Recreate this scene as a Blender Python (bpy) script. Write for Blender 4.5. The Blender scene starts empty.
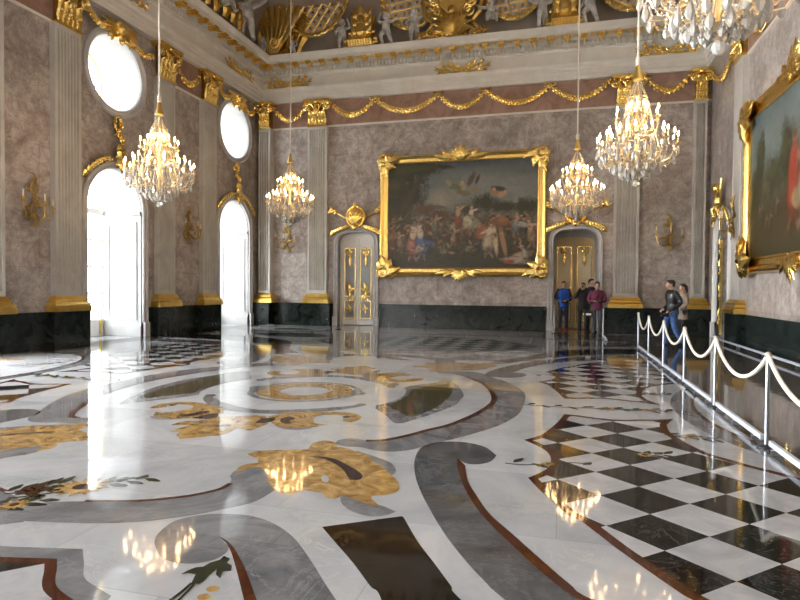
import bpy, bmesh, math, random
import numpy as np
from mathutils import Vector, Matrix, Euler, geometry
random.seed(7)
PI = math.pi
C = bpy.context.scene.collection
XL, XR, YB, YF = -12.15, 4.93, 22.36, -6.25      # room shell, metres
CX, CY = -3.62, 8.06                             # centre of the hall (axes of the floor inlay)
H = 1.55                                         # lens height

# ---------------------------------------------------------------- camera
FPX = 591.1
def cam_axes():
    ya, pi_, ro = math.radians(15.091), math.radians(-1.256), math.radians(0.447)
    f = Vector((-math.sin(ya)*math.cos(pi_), math.cos(ya)*math.cos(pi_), math.sin(pi_)))
    r = Vector((math.cos(ya), math.sin(ya), 0)); u = r.cross(f)
    return f, r*math.cos(ro)+u*math.sin(ro), u*math.cos(ro)-r*math.sin(ro)
CF, CR, CU = cam_axes()
def ray(u, v): return CF + CR*((u-400)/FPX) - CU*((v-300)/FPX)
def onfloor(u, v):
    d = ray(u, v); t = -H/d.z; return Vector((t*d.x, t*d.y))
def at_y(u, v, Y):
    d = ray(u, v); t = Y/d.y; return Vector((t*d.x, Y, H+t*d.z))
cam = bpy.data.cameras.new('camera'); camo = bpy.data.objects.new('camera', cam); C.objects.link(camo)
M = Matrix((CR, CU, -CF)).transposed().to_4x4(); M.translation = (0, 0, H); camo.matrix_world = M
cam.lens = FPX/800*36; cam.sensor_width = 36; cam.clip_end = 300; cam.clip_start = .05
S = bpy.context.scene; S.camera = camo

# ---------------------------------------------------------------- materials
def newmat(name):
    m = bpy.data.materials.new(name); m.use_nodes = True
    nt = m.node_tree; b = nt.nodes['Principled BSDF']
    return m, nt, b
def N(nt, t, **kw):
    n = nt.nodes.new(t)
    for k, v in kw.items():
        if k in n.inputs.keys(): n.inputs[k].default_value = v
        else: setattr(n, k, v)
    return n
def ramp(nt, stops, fac):
    r = nt.nodes.new('ShaderNodeValToRGB'); e = r.color_ramp.elements
    while len(e) < len(stops): e.new(.5)
    for el, (p, c) in zip(e, stops): el.position = p; el.color = (*c, 1)
    nt.links.new(fac, r.inputs[0]); return r.outputs[0]
def mixc(nt, fac, a, b, mode='MIX'):
    n = nt.nodes.new('ShaderNodeMix'); n.data_type = 'RGBA'; n.blend_type = mode
    for sock, val in ((n.inputs[0], fac), (n.inputs[6], a), (n.inputs[7], b)):
        if isinstance(val, (int, float)): sock.default_value = val
        elif isinstance(val, tuple): sock.default_value = (*val, 1)
        else: nt.links.new(val, sock)
    return n.outputs[2]
def math_n(nt, op, a, b=None):
    n = nt.nodes.new('ShaderNodeMath'); n.operation = op
    for s, v in zip(n.inputs, (a, b)):
        if v is None: continue
        if isinstance(v, (int, float)): s.default_value = v
        else: nt.links.new(v, s)
    return n.outputs[0]
def pos(nt): return nt.nodes.new('ShaderNodeNewGeometry').outputs['Position']
def sepxyz(nt, v):
    n = nt.nodes.new('ShaderNodeSeparateXYZ'); nt.links.new(v, n.inputs[0]); return n.outputs
def comb(nt, x, y, z=0.0):
    n = nt.nodes.new('ShaderNodeCombineXYZ')
    for s, v in zip(n.inputs, (x, y, z)):
        if isinstance(v, (int, float)): s.default_value = v
        else: nt.links.new(v, s)
    return n.outputs[0]
def noise(nt, vec, scale, detail=5, rough=.6, dist=0.0):
    n = nt.nodes.new('ShaderNodeTexNoise'); n.inputs['Scale'].default_value = scale; n.inputs['Detail'].default_value = detail
    n.inputs['Roughness'].default_value = rough; n.inputs['Distortion'].default_value = dist
    if vec is not None: nt.links.new(vec, n.inputs['Vector'])
    return n.outputs['Fac']
def plain(name, col, rough=.5, metal=0.0, spec=.5):
    m, nt, b = newmat(name)
    b.inputs['Base Color'].default_value = (*col, 1); b.inputs['Roughness'].default_value = rough
    b.inputs['Metallic'].default_value = metal; b.inputs['Specular IOR Level'].default_value = spec
    return m
def mottled(name, c1, c2, scale=6, rough=.5, metal=0.0, bump=0.0, detail=4, dist=0.0):
    m, nt, b = newmat(name)
    f = noise(nt, pos(nt), scale, detail, .6, dist)
    nt.links.new(ramp(nt, [(.3, c1), (.7, c2)], f), b.inputs['Base Color'])
    b.inputs['Roughness'].default_value = rough; b.inputs['Metallic'].default_value = metal
    if bump:
        bp = N(nt, 'ShaderNodeBump'); bp.inputs['Strength'].default_value = bump; bp.inputs['Distance'].default_value = .02
        nt.links.new(noise(nt, pos(nt), scale*3, 3), bp.inputs['Height']); nt.links.new(bp.outputs[0], b.inputs['Normal'])
    return m

def wall_marble(name, base, dark, light, joint):
    m, nt, b = newmat(name)
    p = pos(nt); x, y, z = sepxyz(nt, p)
    uv = comb(nt, math_n(nt, 'ADD', x, y), z)
    br = nt.nodes.new('ShaderNodeTexBrick'); nt.links.new(uv, br.inputs['Vector'])
    br.inputs['Scale'].default_value = 1; br.inputs['Brick Width'].default_value = 1.62; br.inputs['Row Height'].default_value = .98
    br.inputs['Mortar Size'].default_value = .006; br.inputs['Mortar Smooth'].default_value = .2; br.offset = .37
    br.inputs['Color1'].default_value = (.86, .86, .87, 1); br.inputs['Color2'].default_value = (1.10, 1.08, 1.07, 1); br.inputs['Mortar'].default_value = (*joint, 1)
    f1 = noise(nt, p, .9, 8, .65, .6); f2 = noise(nt, p, 2.9, 10, .74, .7); f3 = noise(nt, p, 1.5, 9, .7, 1.2)
    c = ramp(nt, [(.36, dark), (.5, base), (.66, light)], f1)
    c = mixc(nt, .62, c, ramp(nt, [(.36, dark), (.5, base), (.63, light)], f2))
    vein = ramp(nt, [(.47, (0, 0, 0)), (.5, (1, 1, 1)), (.53, (0, 0, 0))], f3)
    c = mixc(nt, math_n(nt, 'MULTIPLY', vein, .6), c, dark)
    c = mixc(nt, 1.0, c, br.outputs['Color'], 'MULTIPLY')
    nt.links.new(c, b.inputs['Base Color']); b.inputs['Roughness'].default_value = .3
    return m

def floor_marble(name, stops, scale=1.3, dist=1.5, vein=None, veincol=(0, 0, 0), joints=None, rough=.055, ior=1.34):
    """polished marble: cloudy base, optional thin veins, faint slab joints; a very slight unevenness of the slabs"""
    m, nt, b = newmat(name)
    p = pos(nt); f = noise(nt, p, scale, 8, .62, dist)
    c = ramp(nt, stops, f)
    if vein:
        f2 = noise(nt, p, vein, 7, .65, 2.5)
        v = ramp(nt, [(.475, (0, 0, 0)), (.5, (1, 1, 1)), (.525, (0, 0, 0))], f2)
        f4 = noise(nt, p, 1.1, 2)
        v = math_n(nt, 'MULTIPLY', v, ramp(nt, [(.42, (0, 0, 0)), (.62, (1, 1, 1))], f4))
        c = mixc(nt, v, c, veincol)
    if joints:
        br = nt.nodes.new('ShaderNodeTexBrick'); nt.links.new(p, br.inputs['Vector'])
        br.inputs['Scale'].default_value = 1; br.inputs['Brick Width'].default_value = joints[0]; br.inputs['Row Height'].default_value = joints[1]
        br.inputs['Mortar Size'].default_value = .003
        br.inputs['Color1'].default_value = (.86, .86, .87, 1); br.inputs['Color2'].default_value = (1.06, 1.06, 1.05, 1); br.inputs['Mortar'].default_value = (.72, .70, .66, 1)
        c = mixc(nt, 1.0, c, br.outputs['Color'], 'MULTIPLY')
    nt.links.new(c, b.inputs['Base Color'])
    floor_gloss(nt, b, p, rough, ior)
    return m
def floor_gloss(nt, b, p, rough=.055, ior=1.34):
    b.inputs['Roughness'].default_value = rough; b.inputs['IOR'].default_value = ior
    bp = N(nt, 'ShaderNodeBump'); bp.inputs['Strength'].default_value = 1; bp.inputs['Distance'].default_value = .0011
    nt.links.new(noise(nt, p, 3.2, 1.5, .4), bp.inputs['Height']); nt.links.new(bp.outputs[0], b.inputs['Normal'])

MT = {}
MT['wall'] = wall_marble('pink_grey_marble', (.43, .385, .35), (.225, .175, .142), (.64, .60, .565), (.66, .62, .59))
MT['redband'] = mottled('red_marble', (.27, .145, .095), (.44, .285, .215), 1.6, .3, detail=8, dist=1.5)
MT['white'] = mottled('white_marble', (.74, .70, .62), (.86, .83, .76), 1.2, .35, detail=6, dist=1)
MT['shaft'] = mottled('pilaster_marble', (.47, .45, .41), (.66, .64, .59), .8, .35, detail=7, dist=1.2)
MT['casing'] = mottled('grey_casing_marble', (.48, .47, .46), (.64, .63, .62), 1.5, .35, detail=6, dist=1)
MT['green'] = mottled('green_marble', (.006, .010, .009), (.030, .041, .037), 1.8, .12, detail=9, dist=2.5)
MT['stucco'] = mottled('white_stucco', (.40, .395, .38), (.50, .49, .475), 2, .6)
MT['gold'] = mottled('gilding', (.86, .56, .13), (.98, .76, .30), 9, .20, 1.0, bump=.35)
MT['goldflat'] = mottled('burnished_gilding', (.90, .60, .14), (1.0, .76, .28), 4, .28, 1.0)
MT['bronze'] = mottled('old_gilt_bronze', (.30, .19, .05), (.62, .42, .12), 14, .35, 1.0)
MT['cream'] = mottled('cream_paint', (.78, .68, .46), (.84, .75, .55), 3, .45)
MT['whitepaint'] = mottled('white_paint', (.82, .81, .78), (.88, .87, .85), 3, .45)
MT['greypanel'] = mottled('grey_panel_paint', (.33, .35, .39), (.42, .44, .47), 3, .45)
MT['ochrepaint'] = mottled('ochre_door_paint', (.70, .52, .25), (.78, .60, .32), 3, .45)
MT['cove'] = mottled('cove_plaster', (.28, .215, .155), (.40, .33, .26), 1.2, .7)
MT['palegilt'] = mottled('pale_gilt_bronze', (.78, .62, .36), (.92, .80, .56), 20, .3, 1.0)
MT['dullgold'] = mottled('aged_and_shade_gilding', (.46, .27, .06), (.80, .55, .16), 7, .26, 1.0, bump=.4)
MT['statue'] = mottled('grey_white_stucco', (.36, .35, .33), (.74, .72, .69), 5, .55)
MT['steel'] = plain('brushed_steel', (.36, .38, .41), .32, 1.0)
MT['railpaint'] = plain('pale_grey_painted_metal', (.44, .48, .54), .4)
MT['rod'] = plain('cream_painted_rod', (.72, .66, .56), .5)
MT['rope'] = mottled('cream_rope', (.62, .56, .46), (.74, .69, .60), 40, .8)
MT['black'] = plain('black_rubber', (.012, .012, .013), .5)
MT['candle'] = plain('candle_wax', (.85, .74, .55), .5)
MT['terrace'] = mottled('terrace_gravel', (.42, .40, .36), (.52, .50, .46), 3, .9)

def emis(name, col, st):
    m, nt, b = newmat(name)
    b.inputs['Base Color'].default_value = (*col, 1)
    b.inputs['Emission Color'].default_value = (*col, 1); b.inputs['Emission Strength'].default_value = st
    return m
MT['flame'] = emis('glowing_bulb', (1.0, .63, .30), 66)
def crystal():
    m, nt, b = newmat('cut_crystal')
    b.inputs['Base Color'].default_value = (1.0, .97, .90, 1); b.inputs['Roughness'].default_value = .03
    b.inputs['Transmission Weight'].default_value = .62; b.inputs['IOR'].default_value = 1.6
    return m
MT['crystal'] = crystal()
def glass():
    m, nt, b = newmat('window_glass')
    nt.nodes.remove(b); out = nt.nodes['Material Output']
    t = N(nt, 'ShaderNodeBsdfTransparent'); g = N(nt, 'ShaderNodeBsdfGlossy'); g.inputs['Roughness'].default_value = .02
    mx = N(nt, 'ShaderNodeMixShader'); mx.inputs[0].default_value = .06
    nt.links.new(t.outputs[0], mx.inputs[1]); nt.links.new(g.outputs[0], mx.inputs[2]); nt.links.new(mx.outputs[0], out.inputs[0])
    return m
MT['glass'] = glass()

# floor stones
MT['f_white'] = floor_marble('floor_white_marble', [(.3, (.25, .264, .282)), (.5, (.325, .336, .35)), (.7, (.39, .398, .408))], .9, 1.2, 2.2, (.40, .39, .37), (1.9, 1.25))
MT['f_grey'] = floor_marble('floor_grey_marble', [(.3, (.075, .079, .087)), (.5, (.125, .129, .137)), (.7, (.20, .205, .213))], 1.2, 2.5, 2.0, (.20, .205, .215), (1.1, .8))
MT['f_dgrey'] = floor_marble('floor_dark_grey_marble', [(.3, (.035, .037, .040)), (.5, (.06, .063, .067)), (.7, (.10, .104, .11))], 1.4, 2.5, 2.2, (.12, .12, .125), (1.3, .7))
MT['f_black'] = floor_marble('floor_black_gold_marble', [(.35, (.004, .004, .004)), (.62, (.007, .006, .005)), (.75, (.02, .015, .007))], 3, 3, 9, (.10, .055, .012))
MT['f_ochre'] = floor_marble('floor_ochre_marble', [(.3, (.14, .072, .018)), (.5, (.27, .165, .055)), (.7, (.42, .30, .14))], 4.2, 2.2, 3.5, (.09, .045, .012))
MT['f_brown'] = floor_marble('floor_red_brown_marble', [(.3, (.028, .008, .004)), (.6, (.065, .020, .009)), (.8, (.12, .045, .02))], 6, 1)
MT['f_purple'] = floor_marble('floor_purple_marble', [(.3, (.016, .008, .008)), (.6, (.035, .018, .018)), (.8, (.12, .09, .085))], 6, 1)
MT['f_olive'] = floor_marble('floor_olive_marble', [(.3, (.012, .011, .005)), (.5, (.030, .027, .012)), (.75, (.075, .062, .02))], 2.5, 2)
MT['f_leaf'] = floor_marble('floor_dark_green_marble', [(.3, (.010, .013, .008)), (.6, (.026, .032, .020)), (.8, (.05, .06, .045))], 5, 1)
MT['f_walk'] = floor_marble('floor_walkway_stone', [(.3, (.06, .052, .046)), (.6, (.10, .088, .078)), (.8, (.15, .135, .12))], 1.6, 1.5, None, None, (2.6, .62), .05, 1.6)
def checker_mat(name, a, b_, x0, y0, par=0.0):
    m, nt, b = newmat(name)
    p = pos(nt); x, y, z = sepxyz(nt, p)
    dx = math_n(nt, 'ABSOLUTE', math_n(nt, 'SUBTRACT', x, CX)); dy = math_n(nt, 'ABSOLUTE', math_n(nt, 'SUBTRACT', y, CY))
    s = math_n(nt, 'DIVIDE', math_n(nt, 'SUBTRACT', dx, x0), a); t = math_n(nt, 'DIVIDE', math_n(nt, 'SUBTRACT', dy, y0), b_)
    u = math_n(nt, 'ADD', math_n(nt, 'MULTIPLY', math_n(nt, 'ADD', s, t), .5), 100.5 + par)
    w = math_n(nt, 'ADD', math_n(nt, 'MULTIPLY', math_n(nt, 'SUBTRACT', s, t), .5), 100.5)
    ck = nt.nodes.new('ShaderNodeTexChecker'); ck.inputs['Scale'].default_value = 1
    ck.inputs['Color1'].default_value = (1, 1, 1, 1); ck.inputs['Color2'].default_value = (0, 0, 0, 1)
    nt.links.new(comb(nt, u, w, .5), ck.inputs['Vector'])
    cell = nt.nodes.new('ShaderNodeTexWhiteNoise'); cell.noise_dimensions = '2D'
    nt.links.new(comb(nt, math_n(nt, 'FLOOR', u), math_n(nt, 'FLOOR', w)), cell.inputs['Vector'])
    f = noise(nt, p, 2.0, 8, .65, 2); f2 = noise(nt, p, 4, 7, .65, 2.5)
    vein = ramp(nt, [(.485, (0, 0, 0)), (.5, (1, 1, 1)), (.515, (0, 0, 0))], f2)
    blk = ramp(nt, [(.35, (.004, .004, .004)), (.6, (.008, .008, .007)), (.75, (.022, .019, .016))], f)
    blk = mixc(nt, math_n(nt, 'MULTIPLY', vein, .5), blk, (.16, .15, .14))
    wh = ramp(nt, [(.3, (.265, .272, .283)), (.5, (.34, .345, .355)), (.7, (.40, .405, .41))], f)
    tint = ramp(nt, [(0, (.86, .86, .87)), (1, (1.05, 1.04, 1.02))], cell.outputs['Value'])
    c = mixc(nt, ck.outputs['Color'], wh, blk)
    c = mixc(nt, 1.0, c, tint, 'MULTIPLY')
    nt.links.new(c, b.inputs['Base Color']); floor_gloss(nt, b, p)
    return m
MT['f_check'] = checker_mat('floor_chequered_marble', .3065, .293, 4.547, 3.719)
MT['f_check_end'] = checker_mat('floor_end_chequered_marble', .32, .32, 0.0, 6.0, 1)

# ---------------------------------------------------------------- mesh helpers
class MB:
    def __init__(s): s.bm = bmesh.new(); s.mi = 0
    def add(s, verts, faces):
        vs = [s.bm.verts.new(v) for v in verts]
        for f in faces:
            try:
                fc = s.bm.faces.new([vs[i] for i in f]); fc.material_index = s.mi
            except ValueError: pass
        return vs
    def box(s, x0, x1, y0, y1, z0, z1):
        s.add([(x0,y0,z0),(x1,y0,z0),(x1,y1,z0),(x0,y1,z0),(x0,y0,z1),(x1,y0,z1),(x1,y1,z1),(x0,y1,z1)],
              [(0,3,2,1),(4,5,6,7),(0,1,5,4),(1,2,6,5),(2,3,7,6),(3,0,4,7)]); return s
    def lathe(s, prof, seg=16, c=(0,0,0)):
        n = len(prof); vs = []; fs = []
        for r, z in prof:
            for k in range(seg):
                a = 2*PI*k/seg; vs.append((c[0]+r*math.cos(a), c[1]+r*math.sin(a), c[2]+z))
        for i in range(n-1):
            for k in range(seg):
                fs.append((i*seg+k, i*seg+(k+1)%seg, (i+1)*seg+(k+1)%seg, (i+1)*seg+k))
        fs.append(tuple(range(seg-1, -1, -1))); fs.append(tuple((n-1)*seg+k for k in range(seg)))
        s.add(vs, fs); return s
    def ball(s, c, r, seg=10, rings=6, rot=None):
        if isinstance(r, (int, float)): r = (r, r, r)
        vs = []; fs = []; c = Vector(c)
        for i in range(1, rings):
            t = PI*i/rings
            for k in range(seg):
                a = 2*PI*k/seg; v = Vector((r[0]*math.sin(t)*math.cos(a), r[1]*math.sin(t)*math.sin(a), r[2]*math.cos(t)))
                if rot is not None: v = rot @ v
                vs.append(c+v)
        tv, bv = Vector((0,0,r[2])), Vector((0,0,-r[2]))
        if rot is not None: tv, bv = rot@tv, rot@bv
        vs += [c+tv, c+bv]; T = len(vs)-2; B = T+1
        for k in range(seg):
            k2 = (k+1)%seg; fs.append((T, k, k2)); fs.append((B, (rings-2)*seg+k2, (rings-2)*seg+k))
            for i in range(rings-2): fs.append((i*seg+k, (i+1)*seg+k, (i+1)*seg+k2, i*seg+k2))
        s.add(vs, fs); return s
    def loft(s, path, w, t=None, side=None, seg=8):
        """elliptical tube along path; w half-width along `side`, t half-thickness"""
        P = [Vector(p) for p in path]; n = len(P)
        if isinstance(w, (int, float)): w = [w]*n
        if t is None: t = w
        if isinstance(t, (int, float)): t = [t]*n
        vs = []; fs = []; prev = None
        for i, p in enumerate(P):
            d = (P[min(i+1, n-1)]-P[max(i-1, 0)])
            d = d.normalized() if d.length > 1e-9 else Vector((0,0,1))
            if side is not None:
                a = Vector(side) - d*Vector(side).dot(d)
                if a.length < 1e-4: a = d.orthogonal()
            else:
                a = prev - d*prev.dot(d) if prev is not None else d.orthogonal()
                if a.length < 1e-4: a = d.orthogonal()
            a.normalize(); prev = a; b = d.cross(a)
            for k in range(seg):
                q = 2*PI*k/seg; vs.append(p + a*(w[i]*math.cos(q)) + b*(t[i]*math.sin(q)))
        for i in range(n-1):
            for k in range(seg): fs.append((i*seg+k, i*seg+(k+1)%seg, (i+1)*seg+(k+1)%seg, (i+1)*seg+k))
        fs.append(tuple(range(seg-1, -1, -1))); fs.append(tuple((n-1)*seg+k for k in range(seg)))
        s.add(vs, fs); return s
    def prism(s, poly, y0, y1):
        """outline in (x,z), thickness from y0 (front) to y1"""
        n = len(poly)
        vs = [(x, y0, z) for x, z in poly] + [(x, y1, z) for x, z in poly]
        fs = [(i, (i+1)%n, n+(i+1)%n, n+i) for i in range(n)]
        tri = geometry.tessellate_polygon([[Vector((x, z, 0)) for x, z in poly]])
        for a, b, c in tri: fs.append((a, b, c)); fs.append((n+c, n+b, n+a))
        s.add(vs, fs); return s
    def flat(s, poly, z):
        tri = geometry.tessellate_polygon([[Vector((p[0], p[1], 0)) for p in poly]])
        vs = [s.bm.verts.new((p[0], p[1], z)) for p in poly]
        for a, b, c in tri:
            A, B, D = vs[a], vs[b], vs[c]
            ar = (B.co.x-A.co.x)*(D.co.y-A.co.y)-(B.co.y-A.co.y)*(D.co.x-A.co.x)
            if abs(ar) < 1e-10: continue
            try: f = s.bm.faces.new((A, B, D) if ar > 0 else (A, D, B)); f.material_index = s.mi
            except ValueError: pass
        return s
    def leaf(s, root, ang, length, width, curl=.3, lift=.05, seg=7, thick=.25):
        """acanthus-like leaf lying against the wall: root (x,y,z), angle in the x-z plane, tip curling out (-y)"""
        P = []; W = []; T = []
        for i in range(seg):
            t = i/(seg-1); a = ang + curl*t*t*2
            P.append(Vector((math.cos(a)*length*t, -lift*math.sin(PI*min(1, t*.75)), math.sin(a)*length*t)) + Vector(root))
            ww = width*(.35+1.1*math.sin(PI*min(1, .15+t*.8)))*(1-.75*t**3)*(1+.16*(-1)**i); W.append(max(ww*.5, .004)); T.append(max(ww*thick, .003))
        s.loft(P, W, T, side=(-math.sin(ang), 0, math.cos(ang)), seg=6); return s
    def scroll(s, c, r, turns, a0, sgn=1, rad=.03, y=0.0, tail=None):
        """spiral volute in the x-z plane, outer end at angle a0"""
        P = []; R = []; n = int(turns*12)+2
        for i in range(n):
            t = i/(n-1); a = a0+sgn*2*PI*turns*t; rr = r*(1-.82*t)
            P.append((c[0]+rr*math.cos(a), y-.02*t, c[1]+rr*math.sin(a))); R.append(rad*(1-.45*t))
        if tail:
            P = [(q[0], y, q[-1]) for q in tail]+P; R = [rad*(.35+.65*i/len(tail)) for i in range(len(tail))]+R
        s.loft(P, R, side=(0, 1, 0), seg=6); s.ball((c[0], y-.02, c[1]), rad*1.1, 6, 4); return s
    def mesh(s, name, mats, smooth=True, ang=38):
        bmesh.ops.recalc_face_normals(s.bm, faces=s.bm.faces)
        me = bpy.data.meshes.new(name); s.bm.to_mesh(me); s.bm.free()
        for m in (mats if isinstance(mats, (list, tuple)) else [mats]): me.materials.append(m)
        if smooth:
            me.shade_smooth(); me.set_sharp_from_angle(angle=math.radians(ang))
        return me
    def build(s, name, mats, parent=None, smooth=True, ang=38):
        return link(name, s.mesh(name, mats, smooth, ang), parent)
def link(name, me, parent=None, loc=None, rot=None):
    o = bpy.data.objects.new(name, me); C.objects.link(o)
    if parent is not None: o.parent = parent
    if loc is not None: o.location = loc
    if rot is not None: o.rotation_euler = rot
    return o
def tag(o, label, cat, group=None, kind=None):
    o['label'] = label; o['category'] = cat
    if group: o['group'] = group
    if kind: o['kind'] = kind
    return o
def thing(name, label, cat, loc=(0,0,0), rz=0.0, group=None):
    o = bpy.data.objects.new(name, None); C.objects.link(o); o.empty_display_size = .1
    o.location = loc; o.rotation_euler = (0, 0, rz); return tag(o, label, cat, group)
def struct(o, label=None, cat=None):
    o['kind'] = 'structure'
    if label: o['label'] = label
    if cat: o['category'] = cat
    return o
def dup(root, loc, rz=None, label=None, group=None):
    r = root.copy(); C.objects.link(r); r.location = loc
    if rz is not None: r.rotation_euler = (0, 0, rz)
    if label: r['label'] = label
    if group: r['group'] = group
    for ch in list(root.children):
        c = ch.copy(); C.objects.link(c); c.parent = r
        for g in list(ch.children):
            d = g.copy(); C.objects.link(d); d.parent = c
    return r
RZ = {'L': PI/2, 'B': 0.0, 'R': -PI/2}
def on_wall(w, s, z=0.0, out=0.0):
    """point on a wall: s = X for the back wall, Y for the side walls"""
    return {'L': (XL+out, s, z), 'B': (s, YB-out, z), 'R': (XR-out, s, z)}[w]
def crom(pts, n=6, closed=False):
    P = [Vector(p) for p in pts]; out = []
    m = len(P)
    for i in range(m if closed else m-1):
        p1, p2 = P[i], P[(i+1)%m]
        p0 = P[(i-1)%m] if closed else P[max(i-1, 0)]; p3 = P[(i+2)%m] if closed else P[min(i+2, m-1)]
        for k in range(n):
            t = k/n
            out.append(.5*((2*p1)+(p2-p0)*t+(2*p0-5*p1+4*p2-p3)*t*t+(3*p1-p0-3*p2+p3)*t**3))
    if not closed: out.append(P[-1])
    return out
def remesh(mb, voxel, smooth=3):
    """fuse the closed pieces of mb into one continuous skin"""
    me = mb.mesh('tmp', [], False); o = bpy.data.objects.new('tmp', me); C.objects.link(o)
    m = o.modifiers.new('r', 'REMESH'); m.mode = 'VOXEL'; m.voxel_size = voxel; m.use_smooth_shade = True
    if smooth:
        q = o.modifiers.new('s', 'SMOOTH'); q.iterations = smooth; q.factor = .5
    dg = bpy.context.evaluated_depsgraph_get(); dg.update()
    r = bpy.data.meshes.new_from_object(o.evaluated_get(dg)); bpy.data.objects.remove(o); bpy.data.meshes.remove(me)
    r.shade_smooth(); return r
def link_mesh(name, me, mat, parent):
    me.name = name; me.materials.clear(); me.materials.append(mat); return link(name, me, parent)
# ================================================================ FLOOR: one polished inlay, mirrored about the two axes of the hall
fl = MB(); FM = []
def fmat(k):
    if k not in FM: FM.append(k)
    return FM.index(k)
def loc(p): v = onfloor(*p); return (v.x-CX, v.y-CY)
def outline(chains, px=True):
    pts = []
    for ch in chains:
        q = [loc(p) for p in ch] if px else list(ch)
        if len(q) >= 3: q = [(v.x, v.y) for v in crom([(a, b, 0) for a, b in q], 5)]
        pts += q
    out = []
    for p in pts:
        if not out or (p[0]-out[-1][0])**2+(p[1]-out[-1][1])**2 > 1e-6: out.append(p)
    return out
ALL4 = ((1, 1), (-1, 1), (1, -1), (-1, -1)); YM = ((1, 1), (1, -1)); ONE = ((1, 1),)
def inlay(mat, layer, chains, sym=ALL4, px=True):
    pts = outline(chains, px); fl.mi = fmat(mat)
    for i, (sx, sy) in enumerate(sym):
        fl.flat([(CX+sx*x, CY+sy*y) for x, y in pts], layer*.0005+i*.00008)
def disc(mat, layer, c, rx, ry=None, sym=ONE, n=72):
    ry = ry or rx
    inlay(mat, layer, [[(c[0]+rx*math.cos(2*PI*k/n), c[1]+ry*math.sin(2*PI*k/n)) for k in range(n)]], sym, False)
def line_band(mat, layer, path, w, sym=ALL4, px=True, taper=None):
    q = [loc(p) for p in path] if px else list(path)
    q = crom([(a, b, 0) for a, b in q], 5); L = []; R = []; n = len(q)
    for i, p in enumerate(q):
        d = (q[min(i+1, n-1)]-q[max(i-1, 0)]).normalized(); nn = Vector((-d.y, d.x, 0))
        ww = w if taper is None else w*max(.08, taper(i/(n-1)))
        L.append((p+nn*ww/2)); R.append((p-nn*ww/2))
    inlay(mat, layer, [[(v.x, v.y) for v in L+R[::-1]]], sym, False) if n < 3 else None
    if n >= 3:
        pts = [(v.x, v.y) for v in L+R[::-1]]; fl.mi = fmat(mat)
        for i, (sx, sy) in enumerate(sym): fl.flat([(CX+sx*x, CY+sy*y) for x, y in pts], layer*.0005+i*.00008)
# ground slab and border strips
fl.mi = fmat('f_white'); fl.box(XL-1.6, XR+1.6, YF-1.6, YB+1.7, -.3, 0)
for k, (x0, x1, y0, y1) in enumerate(((XL, XL+.85, YF, YB), (XL, XR, YB-.8, YB), (XR-.85, XR, YF, YB), (XL, XR, YF, YF+.8))):
    fl.mi = fmat('f_olive'); fl.flat([(x0, y0), (x1, y0), (x1, y1), (x0, y1)], .0004+.00005*k)
# central medallion
disc('f_grey', 1, (0, 0), .83); disc('f_white', 2, (0, .0), .74); disc('f_ochre', 3, (0, 0), .70); disc('f_white', 4, (0, 0), .36)
for s in (1, -1):
    inlay('f_grey', 3.5, [[(s*.62, -.36), (s*.82, -.15), (s*.93, .05), (s*.80, .24), (s*.66, .3), (s*.70, .05)]], ONE, False)
line_band('f_grey', 1.5, [(-.42, -1.48), (.0, -1.5), (.36, -1.42), (.74, -1.19), (1.02, -.92), (1.16, -.72)], .17, ALL4, False, lambda t: .35+1.0*math.sin(PI*min(1, t*.9+.1)))
disc('f_purple', 5, (1.12, -.72), .075, .06, ALL4)
# quadrant olive spandrels on the cross axis and their grey frames
inlay('f_grey', 2, [[(384, 404), (393, 401), (402, 397), (407, 391), (403, 388)], [(410, 386), (430, 383.3), (446, 380.7), (452, 381.2)], [(458, 386), (462.7, 392.5), (462.7, 397.5), (450, 406), (432.5, 413.8), (415, 418.8), (401, 422.5)], [(402, 416), (399, 411.5), (391, 407)]], ALL4)
inlay('f_olive', 4, [[(410.3, 389), (430, 386.3), (448.5, 384.2)], [(451.5, 386.5), (452.5, 392), (448, 398), (439, 404), (428, 409.5), (413, 414.5)], [(404, 410), (396, 407), (389, 404.7)], [(400, 400), (408, 395), (411.5, 390.5)]], ALL4)
# great ring with its scroll ends and dark inner line
inlay('f_grey', 2, [[(334, 444), (345, 446.5), (360, 447.3), (374, 450.3), (390, 451.8), (410, 450), (430, 444.7), (457.5, 438), (475, 433.3), (495, 427), (510, 420), (520, 412.5), (524.0, 403.5)], [(497, 400), (493.8, 402.5), (485, 410), (470, 417.5), (450, 425.5), (430, 430), (414, 434.4), (398, 438), (382, 440.6), (368, 441)], [(361, 439.6), (350, 438.4), (338, 440.2)]])
line_band('f_brown', 3, [(366, 440.8), (382, 440.4), (398, 437.7), (414, 434), (430, 429.6), (450, 424.8), (470, 416.8), (484, 409.5), (492.8, 402.5), (495.3, 396.5)], .075, ALL4)
# hook band with red-brown edging
hook_o = [loc(p) for p in [(496.4, 455.5), (485, 447), (468, 442.8), (451, 441.6), (434, 442.8), (421.3, 447.6), (415, 458.4), (414.7, 472.5), (419.8, 489.5), (429.8, 509.4), (445.4, 535), (465.2, 560.4), (485, 581.7), (505, 600)]] + [(3.95, -5.75), (4.6, -6.2), (5.3, -6.45), (6.3, -6.6), (8.4, -6.7)]
hook_i = [loc(p) for p in [(456.7, 457.5), (458, 469.7), (463.8, 486.7), (476.5, 508), (493.6, 527.8), (519, 552), (547.4, 577.4), (570, 594.5), (585, 602)]] + [(4.3, -5.4), (4.9, -5.75), (5.6, -5.95), (6.6, -6.05), (8.4, -6.1)]
hook_b = [loc(p) for p in [(465, 465.4), (468, 481), (478, 498), (490.7, 515), (513.4, 535), (541.8, 560.4), (570, 584.5), (592.8, 600)]] + [(4.34, -5.32), (4.93, -5.68), (5.62, -5.88), (6.6, -5.98), (8.4, -6.03)]
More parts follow.
